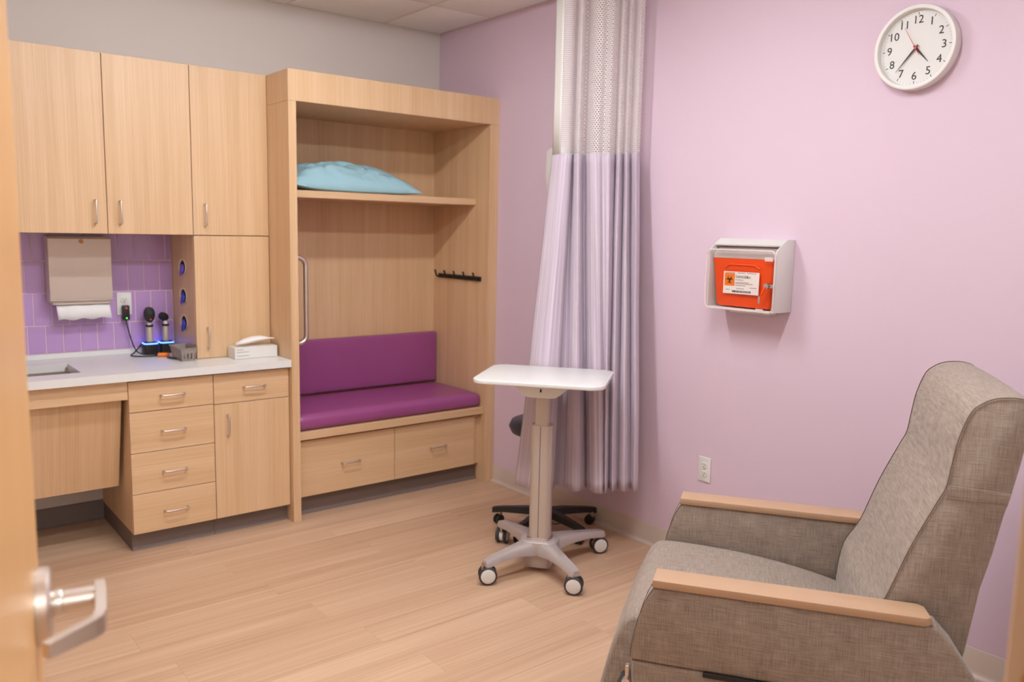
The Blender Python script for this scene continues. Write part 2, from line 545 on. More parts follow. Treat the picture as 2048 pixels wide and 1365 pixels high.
# wall tile backsplash over the sink counter
g = B().box(XL + 0.001, -1.6655, -0.006, -0.0005, 0.872, 1.4565).out('grout', 'grout', wb)
rows = [(0.8675, 1.0105, -1.7285), (1.0105, 1.1665, -1.6985), (1.1665, 1.3215, -1.7285), (1.3215, 1.4565, -1.6975)]
TP = 0.0762
for (z0, z1, xj) in rows:
    x = xj + TP
    while x > XL:
        xa, xb = max(x - TP, XL + 0.002), min(x, -1.6665)
        if xb - xa > 0.008:
            B().box(xa + 0.0022, xb - 0.0022, -0.0085, -0.004, max(z0, 0.874) + 0.0022, z1 - 0.0022, 0.0015, 1).out('tile', 'tile', wb)
        x -= TP

# door frame (trim) with strike plate
t1 = B()
for xa, xb in ((JX0 - 0.03, JX0), (JX1, JX1 + 0.03)):
    t1.box(xa, xb, YF - 0.125, YF + 0.004, 0, 2.13, 0.002, 1)
t1.box(JX0 - 0.03, JX1 + 0.03, YF - 0.125, YF + 0.004, 2.13, 2.16, 0.002, 1)
for xa, xb in ((JX0 - 0.055, JX0 - 0.01), (JX1 + 0.01, JX1 + 0.055)):
    t1.box(xa, xb, YF, YF + 0.008, 0, 2.185, 0.002, 1)
t1.box(JX0 - 0.055, JX1 + 0.055, YF, YF + 0.008, 2.14, 2.185, 0.002, 1)
t1.box(JX1 - 0.014, JX1 + 0.001, YF - 0.100, YF - 0.052, 0, 2.13, 0.002, 1)
t1.box(JX0 - 0.001, JX0 + 0.014, YF - 0.100, YF - 0.052, 0, 2.13, 0.002, 1)
tr = struct(t1.out('trim_1', 'frame'))
b = B().box(JX1 - 0.0015, JX1 + 0.001, YF - 0.043, YF - 0.013, 0.955, 1.083, 0.0005, 1)
b.out('strike_plate', 'strike', tr)

# ------------------------------------------------------------------ open door with lever handle
DE = Vector((-2.8086, -3.3205, 0))
da = math.radians(11.3)
du = Vector((math.sin(da), math.cos(da), 0))            # hinge -> latch
dn = Vector((math.cos(da), -math.sin(da), 0))           # face seen from the doorway
dz = Vector((0, 0, 1))
door = empty('door_1', tuple(DE - du * 0.895))
door['kind'] = 'structure'
def dp(a, n, z): return DE - du * a + dn * n + dz * z    # a: back from the latch edge
b = B()
b.prism([(0, 0), (0.895, 0), (0.895, -0.044), (0.002, -0.044)], lambda a, n, t: dp(a, n, t), 0.012, 2.125, 0.0015, 1)
b.out('door_leaf', 'door_wood', door)
DHZ = 1.038
hd = B().lathe([(0, 0), (0.047, 0), (0.047, 0.012), (0.044, 0.0155), (0.030, 0.016), (0.024, 0.015), (0.0, 0.015)], dp(0.07, 0.0005, DHZ), 40, dn).out('door_handle', 'nickel', door)
B().cyl(dp(0.07, 0.015, DHZ), dp(0.07, 0.029, DHZ), 0.0165, n=28, bev=0.002).out('collar', 'nickel', hd)
B().cyl(dp(0.07, 0.029, DHZ), dp(0.07, 0.068, DHZ), 0.0150, n=28).out('spindle', 'nickel', hd)
lv = B()
# blade running back towards the hinge, with a return towards the door
path = [(0.056, 0.070), (0.085, 0.071), (0.138, 0.070), (0.151, 0.067), (0.159, 0.060), (0.196, 0.014)]
sec = []
for i, (a, n) in enumerate(path):
    a2, n2 = path[min(i + 1, len(path) - 1)]; a1, n1 = path[max(i - 1, 0)]
    d = Vector((a2 - a1, n2 - n1)).normalized(); nn = Vector((-d.y, d.x)) * 0.006
    hz = (0.0165, 0.016, 0.0125, 0.0115, 0.011, 0.0085)[i]
    sec.append([(a + nn.x, n + nn.y, -hz), (a + nn.x, n + nn.y, hz), (a - nn.x, n - nn.y, hz), (a - nn.x, n - nn.y, -hz)])
vs = [dp(a, n, DHZ + z) for s4 in sec for a, n, z in s4]
fs = []
for i in range(len(sec) - 1):
    for j in range(4): fs.append((i * 4 + j, i * 4 + (j + 1) % 4, i * 4 + 4 + (j + 1) % 4, i * 4 + 4 + j))
fs += [(0, 1, 2, 3), tuple(len(vs) - 4 + j for j in range(4))]
lv.quads(vs, fs)
lv.out('lever', 'nickel', hd)

# ------------------------------------------------------------------ ceiling lamps
def area(parent, loc, sx, sy, watts, up_=False):
    ld = bpy.data.lights.new('lamp_light', 'AREA')
    ld.shape = 'RECTANGLE'; ld.size = sx; ld.size_y = sy
    ld.energy = watts; ld.color = LIGHT_COL
    lo = bpy.data.objects.new('lamp_light', ld); COL.objects.link(lo)
    lo.parent = parent; lo.location = loc
    if up_: lo.rotation_euler = (PI, 0, 0)
for i, (lx, ly) in enumerate(CEIL_LIGHTS):
    c = tag(empty('ceiling_light', (lx, ly, HC)), 'slim linear lamp mounted on the ceiling ' + ('nearer the cabinet wall' if i == 0 else 'nearer the doorway wall'), 'lamp', 'linear ceiling lamps')
    zl = HC - LENS_DROP
    for a_, b_ in ((-0.61, -0.604), (0.604, 0.61)):
        box('end_cap', 'white', c, lx + a_, lx + b_, ly - 0.030, ly + 0.030, zl, HC - 0.0015, 0.0008)
    box('diffuser', 'diffuser', c, lx - 0.6035, lx + 0.6035, ly - 0.028, ly + 0.028, zl, HC - 0.0015, 0)
    area(c, (0, 0, -LENS_DROP - 0.003), 1.2, 0.05, LIGHT_W[i])
c = tag(empty('corridor_fill_light', (-2.6, -5.75, HC)), 'unseen square fill lamp added in the corridor ceiling outside the door', 'lamp')  # unseen lamp, added to fill the room with light from the corridor
B().box(-2.9, -2.3, -6.05, -5.45, HC - 0.006, HC + 0.02, 0.003, 1).out('diffuser', 'diffuser_fill', c)
area(c, (0, 0, -0.012), 0.55, 0.55, CORRIDOR_FILL_W)

# ------------------------------------------------------------------ cabinetry
def pull(parent, cx, y, cz, vertical, L=0.104, mt='nickel'):
    """Bent wire pull standing off a front at plane y."""
    h = L / 2; d = 0.030; r = 0.0042
    pr = [(-h, 0.0), (-h, -d + 0.008), (-h + 0.003, -d + 0.002), (-h + 0.010, -d), (h - 0.010, -d), (h - 0.003, -d + 0.002), (h, -d + 0.008), (h, 0.0)]
    pts = [(cx, y + b, cz + a) if vertical else (cx + a, y + b, cz) for a, b in pr]
    return B().tube(pts, r, 10).out('handle', mt, parent)

DU = 0.3664
def upper(x0, x1, doors, label, handles):
    c = tag(empty('upper_cabinet', ((x0 + x1) / 2, -0.02, 1.4575)), label, 'cabinet', 'wall cabinets over the counter')
    box('cabinet_body', 'wood_v', c, x0 + 0.0008, x1 - 0.0008, -DU + 0.021, -0.001, 1.4585, 2.260, 0.001)
    n = len(doors)
    for (a, bb), hx in zip(doors, handles):
        d = box('cabinet_door', 'wood_v', c, a + 0.0015, bb - 0.0015, -DU, -DU + 0.020, 1.4595, 2.2605, 0.0012)
        pull(d, hx, -DU, 1.558, True)
    return c
XA, XB, XC = -1.282, -1.6630, -2.0450
upper(XB, XA, [(XB, XA)], 'single-door light maple wall cabinet standing on the tower cupboard', [-1.606])
upper(-2.428, XB, [(XC, XB), (-2.428, XC)], 'two-door light maple wall cabinet above the paper towel dispenser', [-1.991, -2.096])
upper(-3.195, -2.428, [(-2.8115, -2.428), (-3.195, -2.8115)], 'two-door light maple wall cabinet hidden behind the open door', [-2.758, -2.865])

# tower with glove openings in its side
tw = tag(empty('tower_cabinet', ((XA + XB) / 2, -0.02, 0.8469)), 'narrow maple cupboard on the counter with three glove openings in its side', 'cabinet')
b = B()
b.box(XB, XA - 0.001, -DU + 0.021, -0.001, 0.8475, 1.4570, 0.001, 1)
b.out('cabinet_body', 'wood_v', tw)
d = box('cabinet_door', 'wood_v', tw, XB + 0.001, XA - 0.003, -DU, -DU + 0.020, 0.849, 1.4555, 0.0012)
pull(d, -1.608, -DU, 0.951, True)
def glove_tuft(name, mt, yc, zc, seed, lab):
    random.seed(seed)
    b = B()
    n, k = 14, 9
    rings = []
    for i in range(k):
        t = i / (k - 1)
        rr = 0.024 * (1 - 0.45 * t * t)
        ox = -0.001 - 0.016 * t
        rings.append([b.bm.verts.new((XB - 0.002 + ox, yc - 0.012 * t + 0.010 + rr * 1.1 * math.cos(2 * PI * j / n) * (1 + 0.22 * math.sin(3 * j + seed + i)), zc - 0.022 * t * t + rr * math.sin(2 * PI * j / n) * (1 + 0.22 * math.cos(2 * j + seed * 2 + i)))) for j in range(n)])
    for i in range(k - 1):
        for j in range(n): b.bm.faces.new((rings[i][j], rings[i][(j + 1) % n], rings[i + 1][(j + 1) % n], rings[i + 1][j]))
    b.bm.faces.new(rings[-1]); b.bm.faces.new(rings[0][::-1])
    return tag(b.out(name, mt, ang=60), lab, 'glove', 'gloves in the tower openings')
for zc, mt, seed, lab in ((1.296, 'violet_glove', 1, 'violet glove poking out of the top opening in the tower side'), (1.150, 'blue_glove', 2, 'blue glove poking out of the middle opening in the tower side'), (1.014, 'blue_glove', 3, 'blue glove poking out of the bottom opening in the tower side')):
    yc = -0.175
    ov = [(yc + 0.062 * math.cos(a * PI / 16), zc + 0.040 * math.sin(a * PI / 16)) for a in range(32)]
    inn = [(yc - 0.013 + 0.042 * math.cos(a * PI / 16), zc + 0.033 * math.sin(a * PI / 16)) for a in range(32)]
    vs = [(XB - 0.0005, a, z) for a, z in ov] + [(XB - 0.003, a, z) for a, z in ov] + [(XB - 0.003, a, z) for a, z in inn] + [(XB - 0.0005, a, z) for a, z in inn]
    fs = [(i + 32 * k, (i + 1) % 32 + 32 * k, (i + 1) % 32 + 32 * (k + 1), i + 32 * (k + 1)) for k in range(3) for i in range(32)]
    pr = B().quads(vs, fs).out('opening_rim', 'tan_card', tw)
    B().quads([(XB - 0.001, a, z) for a, z in inn], [tuple(range(32))]).out('opening_shade', 'hole', pr)  # flat dark face painted as the shaded inside of the opening
    glove_tuft('glove', mt, yc - 0.026, zc - 0.010, seed, lab)

# base cabinets
YB, ZB, ZT = -0.5934, 0.0885, 0.8030
def base_unit(name, x0, x1, label, left_panel=False):
    c = tag(empty(name, ((x0 + x1) / 2, -0.3, 0)), label, 'cabinet')
    box('cabinet_body', 'wood_v', c, x0, x1, YB + 0.021, -0.001, ZB, 0.8110, 0.001)
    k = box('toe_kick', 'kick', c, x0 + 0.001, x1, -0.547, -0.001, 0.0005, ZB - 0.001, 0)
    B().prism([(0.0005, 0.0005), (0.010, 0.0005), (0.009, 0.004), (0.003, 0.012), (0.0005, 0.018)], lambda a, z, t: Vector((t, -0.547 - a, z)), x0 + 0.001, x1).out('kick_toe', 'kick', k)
    return c
dbase = base_unit('drawer_cabinet', -2.0415, XB - 0.0005, 'maple base cabinet with a stack of four drawers under the counter')
for z0, z1 in ((ZB, 0.278), (0.278, 0.470), (0.470, 0.660), (0.660, ZT)):
    d = box('drawer', 'wood_h', dbase, -2.0410, XB - 0.0015, YB, YB + 0.020, z0 + 0.0015, z1 - 0.0015, 0.0012)
    pull(d, -1.852, YB, (z0 + z1) / 2 - 0.001, False)
bb = base_unit('base_cabinet', XB + 0.0005, XA - 0.001, 'maple base cabinet with one drawer above one door beside the bench')
d = box('drawer', 'wood_h', bb, XB + 0.0015, XA - 0.005, YB, YB + 0.020, 0.6575, ZT - 0.0015, 0.0012)
pull(d, -1.466, YB, 0.731, False)
d = box('cabinet_door', 'wood_v', bb, XB + 0.0015, XA - 0.005, YB, YB + 0.020, ZB + 0.0015, 0.6545, 0.0012)
pull(d, -1.600, YB, 0.551, True)
box('filler', 'wood_v', bb, XA - 0.004, XA - 0.001, YB + 0.006, YB + 0.02, ZB, ZT, 0)
# sink base: apron and sloping knee panel
sb = tag(empty('sink_cabinet', (-2.62, -0.3, 0)), 'open maple sink base with apron rail and sloping knee panel', 'cabinet')
box('apron', 'wood_h', sb, XL + 0.002, -2.0425, -0.588, -0.568, 0.722, 0.8105, 0.001)
b = B()
b.prism([(-0.545, 0.7215), (-0.527, 0.7215), (-0.412, 0.286), (-0.430, 0.286)], lambda y_, z, t: Vector((t, y_, z)), XL + 0.002, -2.0600, 0.001, 1)
b.out('knee_panel', 'wood_slant', sb)
box('back_rail', 'wood_h', sb, XL + 0.002, -2.0425, -0.08, -0.001, 0.70, 0.8105, 0.001)

# counter with sink cut-out and upstand
ct = tag(empty('countertop', (-2.2, -0.3, 0.8114)), 'white solid-surface countertop with low upstand and sink cut-out', 'countertop')
ZK0, ZK = 0.8114, 0.8469
SX0, SX1, SY0, SY1 = -2.62, -2.208, -0.485, -0.195
b = B()
b.box(SX1, XA - 0.0008, -0.6236, -0.001, ZK0, ZK)
b.box(XL + 0.001, SX0, -0.6236, -0.001, ZK0, ZK)
b.box(SX0, SX1, -0.6236, SY0, ZK0, ZK)
b.box(SX0, SX1, SY1, -0.001, ZK0, ZK)
b.out('slab', 'white_top', ct)
box('upstand', 'white_top', ct, XL + 0.001, XB - 0.001, -0.020, -0.0065, ZK, 0.872, 0.002)
sk = tag(empty('sink', ((SX0 + SX1) / 2, (SY0 + SY1) / 2, ZK0 - 0.16)), 'rectangular stainless steel sink bowl set under the white counter', 'sink')
b = B()
zb = ZK0 - 0.15
pts = rounded(SX1 - SX0 + 0.004, SY1 - SY0 + 0.004, 0.02, 5, (SX0 + SX1) / 2, (SY0 + SY1) / 2)
pt2 = rounded(SX1 - SX0 - 0.016, SY1 - SY0 - 0.016, 0.03, 5, (SX0 + SX1) / 2, (SY0 + SY1) / 2)
k = len(pts)
vs = [(x, y_, ZK0 + 0.018) for x, y_ in pts] + [(x, y_, zb) for x, y_ in pt2]
b.quads(vs, [(i, (i + 1) % k, k + (i + 1) % k, k + i) for i in range(k)] + [tuple(range(k, 2 * k))])
b.out('bowl', 'steel', sk, recalc=False)
B().lathe([(0, 0.003), (0.03, 0.003), (0.042, 0.0)], ((SX0 + SX1) / 2, (SY0 + SY1) / 2, zb + 0.0005), 28).out('drain', 'steel', sk)

# ------------------------------------------------------------------ seating nook
H1, H2, DN, XI0, XI1 = 2.2607, 2.1123, -0.6279, -1.2415, -0.0610
nk = tag(empty('bench_nook', (-0.641, -0.3, 0)), 'tall maple seating nook with shelf, bench and two drawers beside the purple wall', 'bench')
box('side_panel', 'wood_v', nk, XA, XI0, DN, -0.001, 0.0005, H2, 0.001)
box('side_panel', 'wood_v', nk, XI1, -0.0005, DN, -0.001, 0.0005, H2, 0.001)
box('header', 'wood_v', nk, XA, -0.0005, DN, -0.001, H2 + 0.0005, H1, 0.001)
box('back_panel', 'wood_v', nk, XI0, XI1, -0.040, -0.0015, 0.42, H2, 0)
box('shelf', 'wood_h', nk, XI0 + 0.0005, XI1 - 0.0005, -0.491, -0.0405, 1.658, 1.695, 0.0015)
box('bench_board', 'wood_h', nk, XI0 + 0.0005, XI1 - 0.0005, -0.599, -0.0405, 0.418, 0.459, 0.0015)
box('bench_box', 'wood_v', nk, XI0 + 0.0005, XI1 - 0.0005, -0.535, -0.0405, 0.104, 0.4175, 0)
d = box('drawer', 'wood_h', nk, XI0 + 0.020, -0.6565, -0.570, -0.550, 0.106, 0.404, 0.0012)
pull(d, -0.932, -0.570, 0.258, False, mt='nickel')
d = box('drawer', 'wood_h', nk, -0.6530, -0.1020, -0.570, -0.550, 0.106, 0.404, 0.0012)
pull(d, -0.370, -0.570, 0.258, False, mt='nickel')
box('filler', 'wood_v', nk, XI0 + 0.0005, XI0 + 0.019, -0.566, -0.535, 0.104, 0.4175, 0)
box('filler', 'wood_v', nk, -0.1005, XI1 - 0.0005, -0.553, -0.535, 0.104, 0.4175, 0)
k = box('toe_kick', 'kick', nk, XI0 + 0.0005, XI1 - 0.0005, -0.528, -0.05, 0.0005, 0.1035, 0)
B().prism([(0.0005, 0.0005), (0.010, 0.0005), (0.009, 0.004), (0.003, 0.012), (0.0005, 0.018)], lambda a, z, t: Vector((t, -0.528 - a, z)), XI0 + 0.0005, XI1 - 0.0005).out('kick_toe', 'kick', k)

def cushion(name, x0, x1, y0, y1, z0, z1, r, label, puff):
    """Upholstered block with soft edges and a slightly crowned face."""
    b = B()
    t = bmesh.new()
    bmesh.ops.create_cube(t, size=1)
    for v in t.verts: v.co = Vector(((x0 + x1) / 2 + v.co.x * (x1 - x0), (y0 + y1) / 2 + v.co.y * (y1 - y0), (z0 + z1) / 2 + v.co.z * (z1 - z0)))
    bmesh.ops.bevel(t, geom=t.edges[:], offset=r, segments=5, profile=0.5, affect='EDGES')
    bmesh.ops.subdivide_edges(t, edges=[e for e in t.edges if e.calc_length() > 0.1], cuts=10, use_grid_fill=True)
    for v in t.verts:
        fx = 1 - (2 * (v.co.x - x0) / (x1 - x0) - 1) ** 2
        fy = 1 - (2 * (v.co.y - y0) / (y1 - y0) - 1) ** 2
        fz = 1 - (2 * (v.co.z - z0) / (z1 - z0) - 1) ** 2
        if puff == 'z' and v.co.z > (z0 + z1) / 2: v.co.z += 0.008 * max(fx, 0) ** 0.5 * max(fy, 0) ** 0.5
        if puff == 'y' and v.co.y < (y0 + y1) / 2: v.co.y -= 0.006 * max(fx, 0) ** 0.5 * max(fz, 0) ** 0.5
    b._merge(t)
    return tag(b.out(name, 'vinyl', ang=60), label, 'cushion')
cushion('seat_cushion', XI0 + 0.003, XI1 - 0.004, -0.588, -0.100, 0.4595, 0.541, 0.032, 'plum vinyl seat pad lying on the maple bench', 'z')
cushion('back_cushion', XI0 + 0.003, XI1 - 0.004, -0.096, -0.0415, 0.545, 0.862, 0.012, 'upright plum vinyl back pad against the nook back panel', 'y')

# pillow on the nook shelf
b = B()
NX, NY = 72, 44
px0, px1, py0, py1 = -1.205, -0.408, -0.478, -0.085
top = {}; bot = {}
for i in range(NX + 1):
    for j in range(NY + 1):
        u = -1 + 2 * i / NX; v = -1 + 2 * j / NY
        e = max(0, 1 - abs(u) ** 2.6) * max(0, 1 - abs(v) ** 2.6)
        h = e ** 0.62
        pin = 1 - 0.09 * (1 - abs(v) ** 2) * abs(u) ** 3
        pin2 = 1 - 0.10 * (1 - abs(u) ** 2) * abs(v) ** 3
        x = (px0 + px1) / 2 + u * (px1 - px0) / 2 * pin
        y_ = (py0 + py1) / 2 + v * (py1 - py0) / 2 * pin2
        rg = 1 - abs(mnoise.noise(Vector((u * 3.4 + v * 2.6, v * 3.0 - u * 1.5, 2.1)))) * 2
        wr = 0.026 * mnoise.noise(Vector((u * 2.4 + v * 1.6, v * 2.6 - u, 1.3))) + 0.008 * mnoise.noise(Vector((u * 8 + v * 3, v * 5, 4))) - 0.018 * max(0, rg - 0.6) / 0.4
        lean = 0.012 * (u + 1) * 0 
        rim = 0.020 * abs(u) ** 4 * (1 if u < 0 else 0.25)
        zt = 1.7075 + rim + h * (0.152 - 0.022 * u) + wr * h
        zb_ = 1.7065 + rim - 0.0115 * min(1, h * 1.4) - 0.004 * 0
        top[i, j] = b.bm.verts.new((x, y_, zt))
        if 0 < i < NX and 0 < j < NY: bot[i, j] = b.bm.verts.new((x, y_, min(zb_, zt - 0.001)))
        else: bot[i, j] = top[i, j]
for i in range(NX):
    for j in range(NY):
        b.bm.faces.new((top[i, j], top[i + 1, j], top[i + 1, j + 1], top[i, j + 1]))
        q = [bot[i, j], bot[i, j + 1], bot[i + 1, j + 1], bot[i + 1, j]]
        if len({id(z) for z in q}) == 4 and not all(z in (top[i, j], top[i + 1, j], top[i + 1, j + 1], top[i, j + 1]) for z in q):
            b.bm.faces.new(q)
tag(b.out('pillow', 'pillow', ang=80), 'pale blue wipe-clean pillow lying on the nook shelf', 'pillow')

# coat hook rail on the right nook panel
hk = tag(empty('coat_hook_rail', (XI1, -0.33, 1.22)), 'black coat hook rail with five hooks on the nook side panel', 'coat rack')
box('rail', 'black_metal', hk, XI1 - 0.009, XI1 - 0.0005, -0.560, -0.110, 1.211, 1.238, 0.001)
for i in range(5):
    yy = -0.128 - i * 0.1015
    B().tube([(XI1 - 0.008, yy, 1.224), (XI1 - 0.026, yy, 1.219), (XI1 - 0.034, yy, 1.224), (XI1 - 0.046, yy, 1.262)], [0.005, 0.005, 0.005, 0.0055], 10).out('hook', 'black_metal', hk)

# grab bar on the left nook panel
gb = tag(empty('grab_bar', (XI0, -0.56, 0.91)), 'vertical satin steel grab bar on the edge of the nook', 'grab bar')
gx, gy, g0, g1 = XI0, -0.560, 0.918, 1.355
pr = [(0, g0)] + [(0.070 - 0.040 + 0.040 * math.sin(a), g0 + 0.040 - 0.040 * math.cos(a)) for a in [i * PI / 16 for i in range(0, 9)]] + [(0.070 - 0.040 + 0.040 * math.cos(a), g1 - 0.040 + 0.040 * math.sin(a)) for a in [i * PI / 16 for i in range(0, 9)]] + [(0, g1)]
B().tube([(gx + a, gy, z) for a, z in pr], 0.0125, 14).out('bar', 'nickel', gb)
for z in (g0, g1):
    B().cyl((gx + 0.0003, gy, z), (gx + 0.004, gy, z), 0.026, n=28).out('flange', 'nickel', gb)

# ------------------------------------------------------------------ wall things over the counter
pd = tag(empty('towel_dispenser', (-2.11, -0.05, 1.11)), 'steel folded paper towel dispenser on the purple tiles', 'dispenser')
b = B()
b.prism([(-0.0100, 1.128), (-0.0100, 1.441), (-0.094, 1.441), (-0.104, 1.430), (-0.104, 1.140), (-0.097, 1.128)], lambda y_, z, t: Vector((t, y_, z)), -2.2510, -1.9760, 0.002, 1)
b.out('case', 'disp', pd)
B().tube([(-2.252, -0.106, 1.139), (-1.975, -0.106, 1.139)], 0.0035, 10).out('front_lip', 'steel', pd)
box('chute', 'disp', pd, -2.240, -1.988, -0.092, -0.02, 1.1155, 1.1285, 0.003)
B().cyl((-2.108, -0.1035, 1.418), (-2.108, -0.107, 1.418), 0.0105, n=24).out('lock', 'brass', pd)
b = B()
n = 16
vs = []
for i in range(n + 1):
    x = -2.222 + i * (0.236 / n)
    for (yy, zz) in ((-0.075, 1.118), (-0.088, 1.090), (-0.094, 1.0425 + 0.004 * math.sin(i * 1.1) + 0.004 * i / n)):
        vs.append((x + (0.004 if zz < 1.08 else 0), yy + 0.003 * math.sin(i * 0.9), zz))
b.quads(vs, [(i * 3 + j, i * 3 + j + 1, i * 3 + j + 4, i * 3 + j + 3) for i in range(n) for j in range(2)])
ob = b.out('towel_sheet', 'paper', pd, ang=80)
md = ob.modifiers.new('thick', 'SOLIDIFY'); md.thickness = 0.0015

def outlet(name, pos, nrm, label, group=None):
    """Duplex receptacle on a wall; nrm is the outward axis ('-x' or '-y')."""
    c = tag(empty(name, pos, 0 if nrm == '-y' else -PI / 2), label, 'outlet', group)
    # local: x along the wall, -y outward
    b = B(); b.prism(rounded(0.070, 0.1143, 0.004, 3), lambda a, z, t: Vector((a, t, z)), -0.0003, -0.0055, 0.002, 2)
    b.out('cover_plate', 'white', c, world=False)
    for zc in (0.0195, -0.0195):
        r = B(); r.prism(rounded(0.033, 0.028, 0.011, 6, 0, zc), lambda a, z, t: Vector((a, t, z)), -0.005, -0.0085, 0.0008, 1)
        r = r.out('receptacle', 'white', c, world=False)
        s = B().box(-0.0075, -0.0055, -0.0090, -0.008, zc - 0.001, zc + 0.008).box(0.0055, 0.0075, -0.0090, -0.008, zc - 0.001, zc + 0.007).cyl((0, -0.008, zc - 0.007), (0, -0.0090, zc - 0.007), 0.0028, n=12)
        s.out('slots', 'rubber', r, world=False)
    B().cyl((0, -0.005, 0), (0, -0.0065, 0), 0.0028, n=12).out('screw', 'nickel', c, world=False)
    return c
outlet('wall_outlet', (-1.905, -0.0096, 1.104), '-y', 'white duplex outlet on the purple tiles with a black plug in it')
outlet('wall_outlet', (-0.0002, -2.208, 0.454), '-x', 'white duplex outlet low on the purple wall behind the recliner')

# plug-in charger and its cord
ch = tag(empty('plug_charger', (-1.905, -0.02, 1.02)), 'black plug-in charger with small lights in the tile wall outlet', 'charger')
box('charger_case', 'black', ch, -1.921, -1.889, -0.052, -0.0188, 1.024, 1.098, 0.004, 2)
box('badge', 'orange', ch, -1.910, -1.900, -0.0535, -0.0515, 1.080, 1.088, 0.001)
B().cyl((-1.905, -0.0515, 1.034), (-1.905, -0.0538, 1.034), 0.004, n=14).out('power_light', 'green_glow', ch)
pts = catmull([(-1.905, -0.036, 1.025), (-1.900, -0.037, 0.99), (-1.885, -0.042, 0.92), (-1.868, -0.060, 0.866), (-1.846, -0.100, 0.852), (-1.80, -0.126, 0.8505), (-1.775, -0.155, 0.8505), (-1.815, -0.178, 0.8505), (-1.88, -0.155, 0.8505), (-1.905, -0.105, 0.8505), (-1.88, -0.062, 0.856), (-1.850, -0.040, 0.880), (-1.825, -0.030, 0.90), (-1.806, -0.034, 0.893)], 8)
tag(B().tube(pts, 0.0032, 8).out('charger_cord', 'black'), 'black cord looping on the counter from charger to charging bases', 'cord')

# diagnostic instruments in their charging bases
def charging_base(x, y_, label):
    c = tag(empty('charging_base', (x, y_, ZK)), label, 'charger', 'charging bases on the counter')
    b = B(); b.prism(rounded(0.066, 0.066, 0.012, 5, x, y_), lambda a, bb, t: Vector((a, bb, t)), ZK + 0.0005, ZK + 0.052, 0.002, 1)
    b.out('housing', 'black', c)
    b = B(); b.prism(rounded(0.0675, 0.0675, 0.014, 5, x, y_), lambda a, bb, t: Vector((a, bb, t)), ZK + 0.0522, ZK + 0.0582, 0.001, 1)
    b.out('light_ring', 'blue_glow', c)
    b = B(); b.prism(rounded(0.060, 0.060, 0.012, 5, x, y_), lambda a, bb, t: Vector((a, bb, t)), ZK + 0.0584, ZK + 0.0615, 0.001, 1)
    b.out('top_cap', 'black', c)
    return c
charging_base(-1.804, -0.072, 'black charging base with blue light holding the tall round-headed scope')
charging_base(-1.722, -0.060, 'black charging base with blue light behind the orange item')
x, y_ = -1.804, -0.072
sc = tag(empty('ophthalmoscope', (x, y_, ZK + 0.0625)), 'eye scope with big black oval head standing in a charging base', 'medical scope')
z0 = ZK + 0.0625
B().lathe([(0, 0), (0.0165, 0), (0.0155, 0.074), (0.014, 0.078), (0, 0.078)], (x, y_, z0), 24).out('grip', 'silver_lt', sc)
B().lathe([(0, 0.078), (0.018, 0.078), (0.018, 0.088), (0, 0.088)], (x, y_, z0), 24).out('ring', 'black', sc)
B().lathe([(0, 0.088), (0.011, 0.088), (0.009, 0.104), (0, 0.104)], (x, y_, z0), 20).out('neck', 'white', sc)
b = B()
ol = [(0.0255 * math.cos(a * PI / 14) * (1 + 0.10 * math.sin(a * PI / 14)), 0.140 + 0.040 * math.sin(a * PI / 14)) for a in range(28)]
b.prism(ol, lambda a, z, t: Vector((x + a, y_ + t, z0 + z)), -0.022, 0.014, 0.007, 4)
h = b.out('head', 'black', sc, ang=50)
B().cyl((x, y_ - 0.0215, z0 + 0.152), (x, y_ - 0.025, z0 + 0.152), 0.009, n=18).out('lens', 'rubber', h)
B().cyl((x + 0.002, y_ - 0.0215, z0 + 0.117), (x + 0.002, y_ - 0.0245, z0 + 0.117), 0.0035, n=12).out('dial_mark', 'orange', h)
x, y_ = -1.722, -0.060
sc = tag(empty('otoscope', (x, y_, ZK + 0.0625)), 'ear scope with small tilted black head standing in a charging base', 'medical scope')
B().lathe([(0, 0), (0.0165, 0), (0.0155, 0.074), (0.014, 0.078), (0, 0.078)], (x, y_, z0), 24).out('grip', 'silver_lt', sc)
B().lathe([(0, 0.078), (0.018, 0.078), (0.018, 0.088), (0, 0.088)], (x, y_, z0), 24).out('ring', 'black', sc)
B().lathe([(0, 0.088), (0.012, 0.088), (0.009, 0.104), (0, 0.104)], (x, y_, z0), 20).out('neck', 'white', sc)
hc = Vector((x - 0.006, y_, z0 + 0.124)); ax = Vector((-0.75, -0.25, 0.45)).normalized()
h = B().lathe([(0, -0.020), (0.012, -0.020), (0.020, -0.010), (0.0215, 0.004), (0.017, 0.022), (0.012, 0.026), (0, 0.026)], hc, 22, ax).out('head', 'black', sc)
B().cyl(hc - ax * 0.018 + Vector((0, 0, 0.004)), hc - ax * 0.034 + Vector((0.010, 0, 0.004)), 0.0035, n=12).out('ear_tip', 'silver_lt', h)
tag(B().lathe([(0, -0.029), (0.007, -0.028), (0.010, -0.022), (0.0105, 0.0), (0.010, 0.022), (0.007, 0.028), (0, 0.029)], (-1.776, -0.205, ZK + 0.0108), 24, (0.98, -0.2, 0)).out('pocket_torch', 'orange_plastic'), 'stubby bright orange torch-like item lying on the counter', 'torch')
tag(B().tube([(-1.775, -0.262, ZK + 0.0048), (-1.765, -0.290, ZK + 0.0048), (-1.752, -0.325, ZK + 0.0048)], [0.003, 0.0044, 0.003], 10).out('pen_cap', 'rubber'), 'tiny dark pen cap lying beside the grey basket', 'pen cap')

